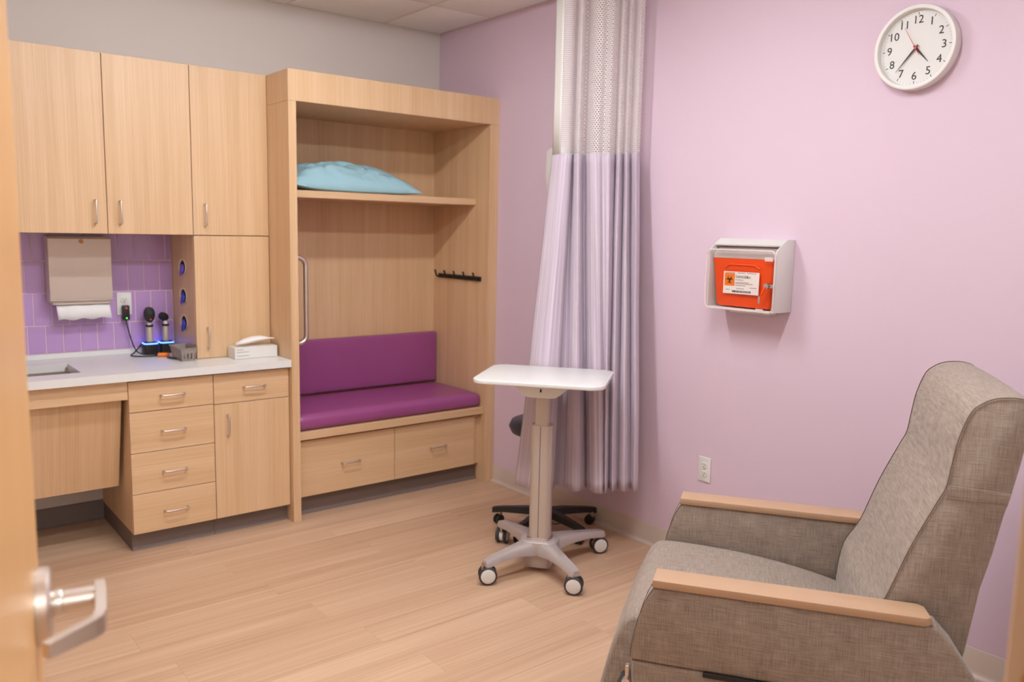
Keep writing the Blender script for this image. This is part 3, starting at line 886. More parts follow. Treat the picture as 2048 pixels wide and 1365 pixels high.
# slotted basket
bk = tag(empty('basket', (-1.722, -0.325, ZK)), 'small grey plastic slotted basket on the counter against the tower', 'basket')
bx0, bx1, by0, by1, bz = -1.746, -1.686, -0.404, -0.250, ZK + 0.0008
b = B()
for k_, (fx, fy) in enumerate(((0, -1), (0, 1), (-1, 0), (1, 0))):
    L = (bx1 - bx0) if fx == 0 else (by1 - by0)
    nsl = 4 if fx == 0 else 9
    st = L / nsl
    def P(s, z, inn):
        fl_ = 0.010 * z / 0.06
        if fx == 0:
            yy = (by0 - fl_ + inn) if fy < 0 else (by1 + fl_ - inn)
            return Vector((bx0 - fl_ + (L + 2 * fl_) * s / L, yy, bz + z))
        xx = (bx0 - fl_ + inn) if fx < 0 else (bx1 + fl_ - inn)
        return Vector((xx, by0 - fl_ + (L + 2 * fl_) * s / L, bz + z))
    def slab(s0, s1, za, zb2):
        v = [P(s0, za, 0), P(s1, za, 0), P(s1, zb2, 0), P(s0, zb2, 0), P(s0, za, 0.002), P(s1, za, 0.002), P(s1, zb2, 0.002), P(s0, zb2, 0.002)]
        b.quads(v, [(0, 1, 2, 3), (7, 6, 5, 4), (0, 4, 5, 1), (1, 5, 6, 2), (2, 6, 7, 3), (3, 7, 4, 0)])
    slab(0, L, 0, 0.010); slab(0, L, 0.038, 0.062)
    for q in range(nsl):
        slab(q * st, q * st + st * 0.55, 0.010, 0.038)
    slab(L - st * 0.3, L, 0.010, 0.038)
b.out('slotted_walls', 'basket', bk)
box('bottom', 'basket', bk, bx0, bx1, by0, by1, bz, bz + 0.002, 0)
rim = [(bx0 - 0.0115, by0 - 0.0115), (bx1 + 0.0115, by0 - 0.0115), (bx1 + 0.0115, by1 + 0.0115), (bx0 - 0.0115, by1 + 0.0115)]
B().tube([(a, c_, bz + 0.062) for i in range(4) for a, c_ in [rim[i], ((rim[i][0] + rim[(i + 1) % 4][0]) / 2, (rim[i][1] + rim[(i + 1) % 4][1]) / 2)]], 0.0025, 8, closed=True).out('rim', 'basket', bk)

# tissue box
tb = tag(empty('tissue_box', (-1.402, -0.40, ZK)), 'white facial tissue box with a tissue pulled up, on the counter', 'tissue box')
tx0, tx1, ty0, ty1, tz0, tz1 = -1.512, -1.292, -0.466, -0.352, ZK + 0.0008, ZK + 0.058
# narrow depth kept in front of the tower door
ty0, ty1 = -0.474, -0.376
box('carton', 'white', tb, tx0, tx1, ty0, ty1, tz0, tz1, 0.0015)
for (za, xa, xb) in ((0.046, 0.010, 0.043), (0.034, 0.010, 0.070), (0.015, 0.010, 0.070)):
    B().box(tx0 + xa, tx0 + xb, ty0 - 0.0004, ty0 + 0.0005, tz0 + za - 0.0012, tz0 + za + 0.0012).out('print_line', 'ink_soft', tb)
b = B()
nu, nv = 20, 16
rings_ = []
for i in range(nu + 1):
    u = i / nu
    cxx = tx0 + 0.030 + 0.186 * u
    czz = tz1 + 0.0165 + 0.016 * u ** 1.2 + 0.010 * math.sin(u * PI)
    th_ = 0.0008 + 0.0145 * math.sin(min(1, u * 1.05 + 0.10) * PI) ** 0.7 if u < 0.97 else 0.0008
    hw_ = 0.012 + 0.022 * math.sin((0.15 + 0.75 * u) * PI)
    ring_ = []
    for j in range(nv):
        a = 2 * PI * j / nv
        wob = 0.0022 * mnoise.noise(Vector((u * 7, math.cos(a) * 2, math.sin(a) * 2)))
        ring_.append(b.bm.verts.new((cxx + 0.006 * math.sin(a), (ty0 + ty1) / 2 - 0.004 + hw_ * math.cos(a), max(czz + th_ * math.sin(a) + wob, tz1 + 0.001))))
    rings_.append(ring_)
for i in range(nu):
    for j in range(nv): b.bm.faces.new((rings_[i][j], rings_[i][(j + 1) % nv], rings_[i + 1][(j + 1) % nv], rings_[i + 1][j]))
b.bm.faces.new(rings_[0][::-1]); b.bm.faces.new(rings_[-1])
b.out('tissue', 'paper', tb, ang=55)

# ------------------------------------------------------------------ rolling table
def caster(parent, x, y_, yaw, r=0.040, hub='white', tyre='rubber', yoke='white', top=0.11, trail=0.018):
    """Twin-wheel swivel caster; local coordinates of the parent."""
    R = Matrix.Rotation(yaw, 4, 'Z')
    def P(a, bb, z): return Vector((x, y_, 0)) + R @ Vector((a, bb, 0)) + Vector((0, 0, z))
    c = B().cyl(P(trail * -1, 0, r + 0.012), P(-trail, 0, top), 0.010, n=14).out('caster', 'steel', parent, world=False)
    hb = B()
    hb.prism([(0.0 + (r * 0.80) * math.cos(a * PI / 12), r + (r * 0.80) * math.sin(a * PI / 12)) for a in range(-3, 16)], lambda a, z, t: P(a, t, z), -r * 0.24, r * 0.24, 0.002, 1)
    hb.out('yoke', yoke, c, world=False)
    for sgn in (-1, 1):
        q = (R @ Vector((0, sgn, 0))).normalized()
        cc = P(0, sgn * r * 0.27, r + 0.0006)
        wl = B().lathe([(0, 0), (r * 0.90, 0), (r, r * 0.10), (r, r * 0.30), (r * 0.88, r * 0.42), (r * 0.84, r * 0.40), (0, r * 0.40)], cc, 28, q).out('wheel', tyre, c, world=False)
        B().lathe([(0, r * 0.455), (r * 0.45, r * 0.45), (r * 0.76, r * 0.42), (r * 0.82, r * 0.38)], cc, 28, q).out('hub_cap', hub, c, world=False)
    return c

TA = math.radians(-51.5)
rtb = tag(empty('rolling_table', (-0.634, -1.808, 0), TA), 'white-topped rolling side table on a silver column with four casters', 'table')
b = B(); b.prism(rounded(0.566, 0.445, 0.062, 8, 0.002, 0.020), lambda a, c_, t: Vector((a, c_, t)), 0.868, 0.886, 0.004, 3)
b.out('tabletop', 'white_top', rtb, world=False)
b = B()
b.prism([(-0.150, 0.8675), (0.150, 0.8675), (0.120, 0.845), (0.082, 0.812), (0.062, 0.800), (0.045, 0.798), (-0.045, 0.798), (-0.062, 0.800), (-0.082, 0.812), (-0.120, 0.845)], lambda a, z, t: Vector((a, t, z)), -0.075, 0.075, 0.006, 3)
br = b.out('top_bracket', 'white', rtb, world=False)
box('slot', 'hole', br, -0.003, 0.004, -0.0765, -0.0745, 0.824, 0.838, 0, world=False)  # dark block, its colour stands in for the shade in a slot
b = B(); b.prism(rounded(0.066, 0.060, 0.012, 5), lambda a, c_, t: Vector((a, c_, t)), 0.55, 0.7985)
b.out('inner_column', 'silver_lt', rtb, world=False)
b = B(); b.prism(rounded(0.096, 0.080, 0.026, 6), lambda a, c_, t: Vector((a, c_, t)), 0.155, 0.668, 0.0015, 1)
oc = b.out('outer_column', 'silver_lt', rtb, world=False)
box('column_groove', 'rubber', oc, -0.004, -0.0015, -0.0405, -0.0385, 0.16, 0.665, 0, world=False)
box('column_groove', 'rubber', oc, -0.004, -0.0015, 0.0385, 0.0405, 0.16, 0.665, 0, world=False)
b = B(); b.prism(rounded(0.114, 0.098, 0.028, 6), lambda a, c_, t: Vector((a, c_, t)), 0.130, 0.158, 0.005, 2)
b.out('collar', 'nickel', rtb, world=False)
# cross base: four sweeping arms in one casting
b = B()
LEGS = {(-1, -1): (-0.185, -0.215), (1, -1): (0.190, -0.215), (1, 1): (0.235, 0.270), (-1, 1): (-0.235, 0.265)}
for sx in (-1, 1):
    for sy in (-1, 1):
        e = Vector((*LEGS[sx, sy], 0)); L = e.length; d = e.normalized(); nn = Vector((-d.y, d.x, 0))
        secs = []
        for t, wd, zt, zb2 in ((0.0, 0.052, 0.150, 0.085), (0.22, 0.044, 0.148, 0.088), (0.45, 0.034, 0.140, 0.096), (0.75, 0.028, 0.124, 0.094), (1.0, 0.025, 0.110, 0.080), (1.06, 0.020, 0.104, 0.080)):
            c_ = d * (L * t)
            secs.append([c_ + nn * wd + Vector((0, 0, zb2)), c_ + nn * wd * 0.98 + Vector((0, 0, zt - 0.014)), c_ + nn * wd * 0.62 + Vector((0, 0, zt)), c_ - nn * wd * 0.62 + Vector((0, 0, zt)), c_ - nn * wd * 0.98 + Vector((0, 0, zt - 0.014)), c_ - nn * wd + Vector((0, 0, zb2))])
        vs = [v for s_ in secs for v in s_]
        fs = [(i * 6 + j, i * 6 + (j + 1) % 6, i * 6 + 6 + (j + 1) % 6, i * 6 + 6 + j) for i in range(len(secs) - 1) for j in range(6)]
        fs += [tuple(range(6)), tuple(range(len(vs) - 6, len(vs)))]
        b.quads(vs, fs)
b.prism(rounded(0.17, 0.15, 0.05, 6), lambda a, c_, t: Vector((a, c_, t)), 0.088, 0.150, 0.006, 2)
b.out('cross_base', 'silver', rtb, world=False, ang=50)
b = B(); b.prism(rounded(0.118, 0.100, 0.025, 5), lambda a, c_, t: Vector((a, c_, t)), 0.022, 0.088, 0.006, 2)
b.out('motor_box', 'silver', rtb, world=False)
for (sx, sy, yw) in ((-1, -1, 0.35), (1, -1, 0.05), (1, 1, 0.5), (-1, 1, 1.5)):
    caster(rtb, *LEGS[sx, sy], yw, top=0.09)

# ------------------------------------------------------------------ rolling stool behind the curtain
st = tag(empty('rolling_stool', (-0.283, -1.445, 0), 0), 'navy round stool on a black five-star base behind the curtain', 'stool')
B().lathe([(0, 0.497), (0.150, 0.498), (0.185, 0.512), (0.198, 0.540), (0.186, 0.568), (0.150, 0.582), (0, 0.586)], (0, 0, 0), 44).out('seat', 'navy', st, world=False, ang=60)
B().lathe([(0.025, 0.10), (0.025, 0.33), (0.0, 0.33)], (0, 0, 0), 22).out('gas_lift_sleeve', 'black_metal', st, world=False)
B().lathe([(0, 0.33), (0.014, 0.33), (0.014, 0.48), (0.06, 0.487), (0.06, 0.4965), (0, 0.4965)], (0, 0, 0), 22).out('gas_lift_rod', 'chrome', st, world=False)
for i in range(5):
    a = math.radians(126 + 72 * i)
    d = Vector((math.cos(a), math.sin(a), 0)); nn = Vector((-d.y, d.x, 0))
    secs = []
    for t, wd, zt, zb2 in ((0.0, 0.026, 0.112, 0.078), (0.10, 0.024, 0.110, 0.076), (0.22, 0.016, 0.098, 0.070), (0.272, 0.014, 0.090, 0.062), (0.284, 0.010, 0.086, 0.060)):
        c_ = d * t
        secs.append([c_ + nn * wd + Vector((0, 0, zb2)), c_ + nn * wd * 0.8 + Vector((0, 0, zt)), c_ - nn * wd * 0.8 + Vector((0, 0, zt)), c_ - nn * wd + Vector((0, 0, zb2))])
    vs = [v for s_ in secs for v in s_]
    fs = [(k_ * 4 + j, k_ * 4 + (j + 1) % 4, k_ * 4 + 4 + (j + 1) % 4, k_ * 4 + 4 + j) for k_ in range(len(secs) - 1) for j in range(4)] + [(0, 1, 2, 3), tuple(range(len(vs) - 4, len(vs)))]
    B().quads(vs, fs).out('base_arm', 'black', st, world=False)
    e = d * 0.250
    caster(st, e.x, e.y, a + 0.9 + i * 0.5, r=0.0255, hub='black', tyre='black', yoke='black', top=0.068, trail=0.010)
B().tube([(0.098 * math.cos(i * PI / 16), 0.098 * math.sin(i * PI / 16), 0.056) for i in range(32)], 0.005, 8, closed=True).out('foot_ring', 'chrome', st, world=False)
for a in (0.3, 2.4, 4.5):
    B().tube([(0.01 * math.cos(a), 0.01 * math.sin(a), 0.060), (0.098 * math.cos(a), 0.098 * math.sin(a), 0.056)], 0.004, 8).out('ring_spoke', 'chrome', st, world=False)

# ------------------------------------------------------------------ curtain and its track
TOPP = [(-0.299, -1.441), (-0.304, -1.515), (-0.270, -1.534), (-0.230, -1.502), (-0.222, -1.484), (-0.220, -1.504), (-0.243, -1.540), (-0.260, -1.579), (-0.228, -1.567), (-0.192, -1.537), (-0.184, -1.550), (-0.204, -1.578), (-0.229, -1.634), (-0.217, -1.669), (-0.187, -1.672), (-0.187, -1.708), (-0.138, -1.695), (-0.113, -1.674), (-0.117, -1.684), (-0.151, -1.737), (-0.112, -1.723), (-0.094, -1.708), (-0.102, -1.725), (-0.131, -1.766), (-0.096, -1.752), (-0.077, -1.737), (-0.084, -1.756), (-0.107, -1.803), (-0.071, -1.795)]
HEMP = [(-0.580, -1.555), (-0.567, -1.657), (-0.491, -1.699), (-0.435, -1.679), (-0.422, -1.674), (-0.404, -1.704), (-0.416, -1.739), (-0.423, -1.804), (-0.365, -1.796), (-0.331, -1.775), (-0.329, -1.777), (-0.340, -1.802), (-0.357, -1.868), (-0.340, -1.894), (-0.306, -1.876), (-0.319, -1.899), (-0.268, -1.861), (-0.246, -1.846), (-0.252, -1.849), (-0.278, -1.900), (-0.231, -1.883), (-0.211, -1.874), (-0.222, -1.882), (-0.234, -1.931), (-0.184, -1.922), (-0.164, -1.913), (-0.175, -1.921), (-0.192, -1.961), (-0.153, -1.947)]
tp = catmull([(x, y_, 0) for x, y_ in TOPP], 6)
hp = catmull([(x, y_, 0) for x, y_ in HEMP], 6)
cu = tag(empty('privacy_curtain', (-0.25, -1.68, 0.30)), 'lilac striped hospital curtain with white net top, bunched by the purple wall', 'curtain')
def sheet(name, mt, z0, z1, nz, fn, parent, i0=0, i1=None):
    bm = bmesh.new(); uvl = bm.loops.layers.uv.new('UVMap')
    i1 = len(tp) if i1 is None else i1
    us = [0]
    for i in range(1, len(tp)): us.append(us[-1] + ((hp[i] - hp[i - 1]).length * 0.5 + (tp[i] - tp[i - 1]).length * 0.5))
    V = {}
    for k_ in range(nz + 1):
        z = z0 + (z1 - z0) * k_ / nz
        for i in range(i0, i1): V[i, k_] = bm.verts.new(fn(i, z))
    for k_ in range(nz):
        for i in range(i0, i1 - 1):
            f_ = bm.faces.new((V[i, k_], V[i + 1, k_], V[i + 1, k_ + 1], V[i, k_ + 1]))
            for lp, (ii, kk) in zip(f_.loops, ((i, k_), (i + 1, k_), (i + 1, k_ + 1), (i, k_ + 1))):
                lp[uvl].uv = (us[ii], z0 + (z1 - z0) * kk / nz)
    b = B(); b.bm.free(); b.bm = bm
    return b.out(name, mt, parent, ang=80, recalc=False)
ZS, ZH = 1.880, 0.318
def cloth(i, z):
    t = max(0, min(1, (z - ZH) / (ZS - ZH)))
    s_ = 1 - t
    return hp[i].lerp(tp[i], t) + Vector((0, 0, z)) + Vector((0.004 * mnoise.noise(Vector((i * 0.05, z * 2.0, 0))), 0.004 * mnoise.noise(Vector((i * 0.05, z * 2.0, 7))), 0))
o = sheet('cloth', 'curtain', ZH, ZS, 34, cloth, cu)
md = o.modifiers.new('thick', 'SOLIDIFY'); md.thickness = 0.0016; md.offset = 0
zc_ = 2.672
o = sheet('net', 'net', ZS - 0.004, zc_, 6, lambda i, z: tp[i] + Vector((0, 0, z)), cu)
o = sheet('net_border', 'white', ZS - 0.002, zc_, 4, lambda i, z: tp[i] + Vector((-0.0012, -0.0012, z)), cu, 0, 6)
md = o.modifiers.new('thick', 'SOLIDIFY'); md.thickness = 0.0012; md.offset = 0
def hemf(i, z): return cloth(i, z) + Vector((-0.0013, -0.0015, 0))
tk = tag(empty('curtain_track', (-0.2, -1.62, HC)), 'white curtain track fixed to the ceiling tiles above the curtain', 'curtain track')
pth = catmull([(-0.02, -1.865, 0), (-0.10, -1.77, 0), (-0.19, -1.62, 0), (-0.27, -1.47, 0), (-0.36, -1.34, 0), (-0.50, -1.26, 0), (-0.70, -1.235, 0), (-1.4, -1.23, 0), (-2.3, -1.23, 0), (-3.19, -1.23, 0)], 8)
b = B()
for i in range(len(pth) - 1):
    pass
secs = []
for i, p in enumerate(pth):
    d = (pth[min(i + 1, len(pth) - 1)] - pth[max(i - 1, 0)]).normalized(); nn = Vector((-d.y, d.x, 0)) * 0.009
    secs.append([p + nn + Vector((0, 0, HC - 0.022)), p + nn + Vector((0, 0, HC - 0.0015)), p - nn + Vector((0, 0, HC - 0.0015)), p - nn + Vector((0, 0, HC - 0.022))])
vs = [v for s_ in secs for v in s_]
b.quads(vs, [(k_ * 4 + j, k_ * 4 + (j + 1) % 4, k_ * 4 + 4 + (j + 1) % 4, k_ * 4 + 4 + j) for k_ in range(len(secs) - 1) for j in range(4)] + [(0, 1, 2, 3), tuple(range(len(vs) - 4, len(vs)))])
b.out('rail', 'white', tk)
for k_ in range(0, len(tp), 14):
    p = tp[k_]
    B().tube([(p.x, p.y, zc_ - 0.01), (p.x, p.y, HC - 0.012)], 0.0025, 6).out('carrier_hook', 'nickel', cu)

# ------------------------------------------------------------------ wall dispenser behind the curtain
wd_ = tag(empty('wall_dispenser', (-0.05, -1.27, 1.67)), 'pale plastic wall dispenser half hidden behind the curtain', 'dispenser')
b = B()
b.prism([(-0.001, 1.945), (-0.075, 1.945), (-0.10, 1.925), (-0.104, 1.80), (-0.09, 1.72), (-0.06, 1.675), (-0.001, 1.665)], lambda x_, z, t: Vector((x_, t, z)), -1.300, -1.160, 0.010, 3)
b.out('housing', 'white', wd_)
b = B(); b.prism([(-0.030, 1.664), (-0.075, 1.690), (-0.070, 1.660), (-0.035, 1.645)], lambda x_, z, t: Vector((x_, t, z)), -1.270, -1.190, 0.003, 1)
b.out('push_lever', 'silver', wd_)

# ------------------------------------------------------------------ wall clock
ck = tag(empty('wall_clock', (-0.001, -3.032, 2.170), -PI / 2), 'round white wall clock with black numerals high on the purple wall', 'clock')
# local: x towards the doorway (right when facing), -y out of the wall, z up
R0 = 0.1435
B().lathe([(0, 0.0), (R0 * 0.985, 0.0), (R0, 0.004), (R0, 0.034), (R0 - 0.002, 0.041), (R0 - 0.007, 0.043), (R0 - 0.014, 0.041), (R0 - 0.0165, 0.030), (R0 - 0.0168, 0.020)], (0, 0, 0), 72, (0, -1, 0)).out('case', 'white', ck, world=False, ang=50)
B().lathe([(0, 0.0205), (R0 - 0.0165, 0.0205)], (0, 0, 0), 72, (0, -1, 0)).out('dial', 'face', ck, world=False)
def text_part(s, size, mt, parent, loc, name, align='CENTER', rotm=None, ext=0.0003):
    cu_ = bpy.data.curves.new(name, 'FONT'); cu_.body = s; cu_.size = size
    cu_.align_x = align; cu_.align_y = 'CENTER'; cu_.extrude = ext; cu_.resolution_u = 3
    o_ = bpy.data.objects.new(name, cu_)
    COL.objects.link(o_)
    dg = bpy.context.evaluated_depsgraph_get()
    me = bpy.data.meshes.new_from_object(o_.evaluated_get(dg))
    bpy.data.objects.remove(o_, do_unlink=True)
    me.materials.clear(); me.materials.append(M[mt])
    r_ = rotm if rotm is not None else Matrix.Rotation(PI / 2, 4, 'X')
    me.transform(Matrix.Translation(Vector(loc)) @ r_)
    ob_ = bpy.data.objects.new(name, me); COL.objects.link(ob_); ob_.parent = parent
    return ob_
for hnum in range(1, 13):
    a = PI / 2 - hnum * PI / 6
    rr = 0.095
    text_part(str(hnum), 0.0385, 'ink', ck, (rr * math.cos(a), -0.0212, rr * math.sin(a)), 'numeral')
tk_b = B()
for i in range(60):
    a = i * PI / 30
    r0, wdt = (0.1115, 0.0011) if i % 5 == 0 else (0.1175, 0.0003)
    d = Vector((math.cos(a), 0, math.sin(a))); nn = Vector((-math.sin(a), 0, math.cos(a)))
    p = [d * r0 - nn * wdt, d * r0 + nn * wdt, d * 0.1205 + nn * wdt, d * 0.1205 - nn * wdt]
    tk_b.quads([v + Vector((0, -0.0209, 0)) for v in p] + [v + Vector((0, -0.0206, 0)) for v in p], [(0, 1, 2, 3), (7, 6, 5, 4), (0, 4, 5, 1), (1, 5, 6, 2), (2, 6, 7, 3), (3, 7, 4, 0)])
tk_b.out('minute_marks', 'ink', ck, world=False, smooth=False)
def hand(name, ang_deg, L, tail, w0, w1, y_, mt):
    a = PI / 2 - math.radians(ang_deg)
    d = Vector((math.cos(a), 0, math.sin(a))); nn = Vector((-math.sin(a), 0, math.cos(a)))
    p = [-d * tail - nn * w0, -d * tail + nn * w0, d * L * 0.12 + nn * w0 * 1.2, d * L + nn * w1, d * L - nn * w1, d * L * 0.12 - nn * w0 * 1.2]
    k_ = len(p)
    B().quads([v + Vector((0, y_ - 0.0008, 0)) for v in p] + [v + Vector((0, y_, 0)) for v in p], [tuple(range(k_)), tuple(range(2 * k_ - 1, k_ - 1, -1))] + [(i, (i + 1) % k_, k_ + (i + 1) % k_, k_ + i) for i in range(k_)]).out(name, mt, ck, world=False, smooth=False)
hand('hour_hand', 138.5, 0.068, 0.012, 0.0034, 0.0006, -0.0235, 'ink')
hand('minute_hand', 221, 0.099, 0.012, 0.0027, 0.0005, -0.0260, 'ink')
hand('second_hand', 330, 0.084, 0.030, 0.0008, 0.0005, -0.0285, 'red')
B().cyl((0, -0.021, 0), (0, -0.0305, 0), 0.0048, n=20).out('hub', 'red', ck, world=False)

# ------------------------------------------------------------------ sharps container cabinet
sh = tag(empty('sharps_cabinet', (-0.001, -2.430, 1.205), -PI / 2), 'white wall cabinet with clear front around an orange sharps bin', 'sharps bin')
# local: x to the right along the wall, -y out, z up from the bottom
SW, SH_, SD = 0.330, 0.293, 0.130
oy = 0.0
b = B()
# shell: side walls, bottom, back and sloping top, open to the front
side = [(0, 0), (0, SH_), (-0.050, SH_), (-0.066, SH_ - 0.008), (-0.090, SH_ - 0.024), (-0.118, SH_ - 0.045), (-0.122, SH_ - 0.055), (-0.122, 0.0)]
for x0_, x1_ in ((-SW / 2, -SW / 2 + 0.006), (SW / 2 - 0.006, SW / 2)):
    b.prism(side, lambda y_, z, t: Vector((t, y_, z)), x0_, x1_, 0.002, 2)
b.box(-SW / 2 + 0.004, SW / 2 - 0.004, -0.006, 0.0, 0.0, SH_ - 0.002)
b.box(-SW / 2 + 0.004, SW / 2 - 0.004, -0.120, 0.0, 0.0, 0.006)
b.prism([(0, SH_), (-0.050, SH_), (-0.066, SH_ - 0.008), (-0.090, SH_ - 0.024), (-0.088, SH_ - 0.030), (-0.062, SH_ - 0.014), (-0.048, SH_ - 0.006), (0, SH_ - 0.006)], lambda y_, z, t: Vector((t, y_, z)), -SW / 2 + 0.003, SW / 2 - 0.003, 0.001, 1)
b.out('shell', 'white', sh, world=False)
box('mount_bracket', 'white', sh, -0.10, 0.10, -0.05, 0.0, -0.018, -0.0005, 0.004, world=False)
# orange bin inside, tapering to the bottom
b = B()
wt, wb_, zt_ = 0.150, 0.128, 0.205
vs = []
for (hw, yf, z) in ((wb_ - 0.0, -0.098, 0.012), (wb_ + 0.004, -0.104, 0.022), (wt, -0.112, zt_), (wt + 0.004, -0.114, zt_ + 0.006)):
    for (x_, y_) in rounded(2 * hw, -yf - 0.012, 0.012, 4, 0, (yf - 0.012) / 2): vs.append((x_, y_, z))
k_ = len(vs) // 4
b.quads(vs, [(r_ * k_ + i, r_ * k_ + (i + 1) % k_, (r_ + 1) * k_ + (i + 1) % k_, (r_ + 1) * k_ + i) for r_ in range(3) for i in range(k_)] + [tuple(range(k_))[::-1], tuple(range(3 * k_, 4 * k_))])
ob_ = b.out('orange_bin', 'orange', sh, world=False)
b = B(); b.tube([(-0.085, -0.1135, 0.172), (-0.06, -0.1145, 0.186), (0.06, -0.1145, 0.186), (0.085, -0.1135, 0.172)], 0.003, 8)
b.out('moulded_rib', 'orange', ob_, world=False)
b = B()
b.prism([(-0.112, zt_ + 0.007), (-0.012, zt_ + 0.007), (-0.012, 0.262), (-0.070, 0.258), (-0.108, 0.236)], lambda y_, z, t: Vector((t, y_, z)), -wt, wt, 0.006, 2)
b.out('bin_lid', 'clear_rim', sh, world=False)
# clear front door: curved top and flat face
b = B()
pr = [(-0.058, SH_ - 0.001), (-0.085, SH_ - 0.018), (-0.112, SH_ - 0.034), (-0.127, SH_ - 0.046), (-0.132, SH_ - 0.062), (-0.132, 0.010), (-0.128, 0.002)]
vs = []
for y_, z in pr:
    for x_ in (-SW / 2 - 0.003, -SW / 2 + 0.02, 0, SW / 2 - 0.02, SW / 2 + 0.003): vs.append((x_, y_, z))
b.quads(vs, [(i * 5 + j, i * 5 + j + 1, i * 5 + j + 6, i * 5 + j + 5) for i in range(len(pr) - 1) for j in range(4)])
fd = b.out('front_cover', 'clear', sh, world=False, ang=60)
rimp = [(x_, -0.133, z) for x_, z in rounded(SW + 0.004, SH_ - 0.048, 0.022, 5, 0, (SH_ - 0.048) / 2 + 0.001)]
B().tube(rimp, 0.0036, 8, closed=True).out('cover_rim', 'clear_rim', fd, world=False)
box('latch', 'clear_rim', fd, 0.120, 0.158, -0.138, -0.131, 0.205, 0.222, 0.002, world=False)
box('latch', 'clear_rim', fd, 0.090, 0.125, -0.138, -0.131, 0.004, 0.014, 0.002, world=False)
lk = B().cyl((0.140, -0.128, 0.108), (0.140, -0.148, 0.108), 0.0115, n=24).out('lock', 'chrome', sh, world=False)
B().cyl((0.158, -0.126, 0.108), (0.158, -0.140, 0.108), 0.008, n=20).out('lock_stud', 'chrome', lk, world=False)
B().tube([(0.140, -0.1485, 0.106), (0.130, -0.149, 0.088), (0.122, -0.146, 0.072)], [0.004, 0.006, 0.004], 8).out('key_tag', 'orange', lk, world=False)
B().box(0.106, 0.114, -0.147, -0.1445, 0.036, 0.066, 0.001, 1).out('key', 'chrome', lk, world=False)
# printed label on the bin
lb = box('label', 'label_w', sh, -0.086, 0.088, -0.1185, -0.1172, 0.066, 0.157, 0.0003, world=False)
yl = -0.1188
box('hazard_square', 'label_o', lb, -0.080, -0.030, yl - 0.0004, yl, 0.098, 0.150, 0, world=False)
b = B()
hz_c = Vector((-0.055, yl - 0.0008, 0.123))
for i in range(3):
    a = math.radians(90 + 120 * i)
    cc = hz_c + Vector((0.0095 * math.cos(a), 0, 0.0095 * math.sin(a)))
    n_ = 18
    arc = []
    for j in range(n_):
        aa = a + math.radians(40 + 280 * j / (n_ - 1))
        arc.append(cc + Vector((0.0085 * math.cos(aa), 0, 0.0085 * math.sin(aa))))
    for j in range(n_ - 1):
        p, q = arc[j], arc[j + 1]
        th_ = 0.0022 * (0.45 + 0.55 * math.sin(PI * j / (n_ - 1)))
        pd_ = (p - cc).normalized() * th_; qd = (q - cc).normalized() * th_
        b.quads([p - pd_, p + pd_, q + qd, q - qd], [(0, 1, 2, 3)])
ring = [hz_c + Vector((0.0075 * math.cos(t * PI / 12), 0, 0.0075 * math.sin(t * PI / 12))) for t in range(24)]
for j in range(24):
    p, q = ring[j], ring[(j + 1) % 24]
    pd_ = (p - hz_c).normalized() * 0.0009; qd = (q - hz_c).normalized() * 0.0009
    b.quads([p - pd_, p + pd_, q + qd, q - qd], [(0, 1, 2, 3)])
b.out('biohazard_symbol', 'ink', lb, world=False, smooth=False)
text_part('DANGER', 0.0155, 'ink', lb, (-0.026, yl - 0.0002, 0.136), 'print', 'LEFT')
for z, x0_, x1_, mt in ((0.124, -0.026, 0.012, 'ink_soft'), (0.1135, -0.026, 0.040, 'ink_soft'), (0.1085, -0.026, 0.058, 'ink_soft'), (0.101, -0.026, 0.024, 'ink_soft'), (0.094, 0.045, 0.078, 'ink_soft'), (0.138, 0.030, 0.048, 'ink_soft'), (0.133, 0.030, 0.048, 'ink_soft'), (0.1525, -0.078, -0.030, 'ink_soft'), (0.1525, -0.018, 0.020, 'ink_soft'), (0.1525, 0.028, 0.074, 'ink_soft'), (0.088, -0.020, 0.018, 'ink_soft'), (0.082, -0.072, -0.052, 'ink_soft')):
    box('print', mt, lb, x0_, x1_, yl - 0.0003, yl, z - 0.0012, z + 0.0012, 0, world=False)
b = B(); random.seed(5); x_ = -0.040
while x_ < 0.050:
    ww = random.choice((0.0008, 0.0014, 0.0022)); b.box(x_, x_ + ww, yl - 0.0003, yl, 0.072, 0.080); x_ += ww + random.choice((0.0008, 0.0015))
b.out('barcode', 'ink', lb, world=False, smooth=False)

# ------------------------------------------------------------------ recliner
RT = -0.9715
rc = tag(empty('recliner', (-1.440, -3.1742, 0), RT), 'grey-brown woven fabric recliner with maple arm caps facing away from the doorway', 'recliner')
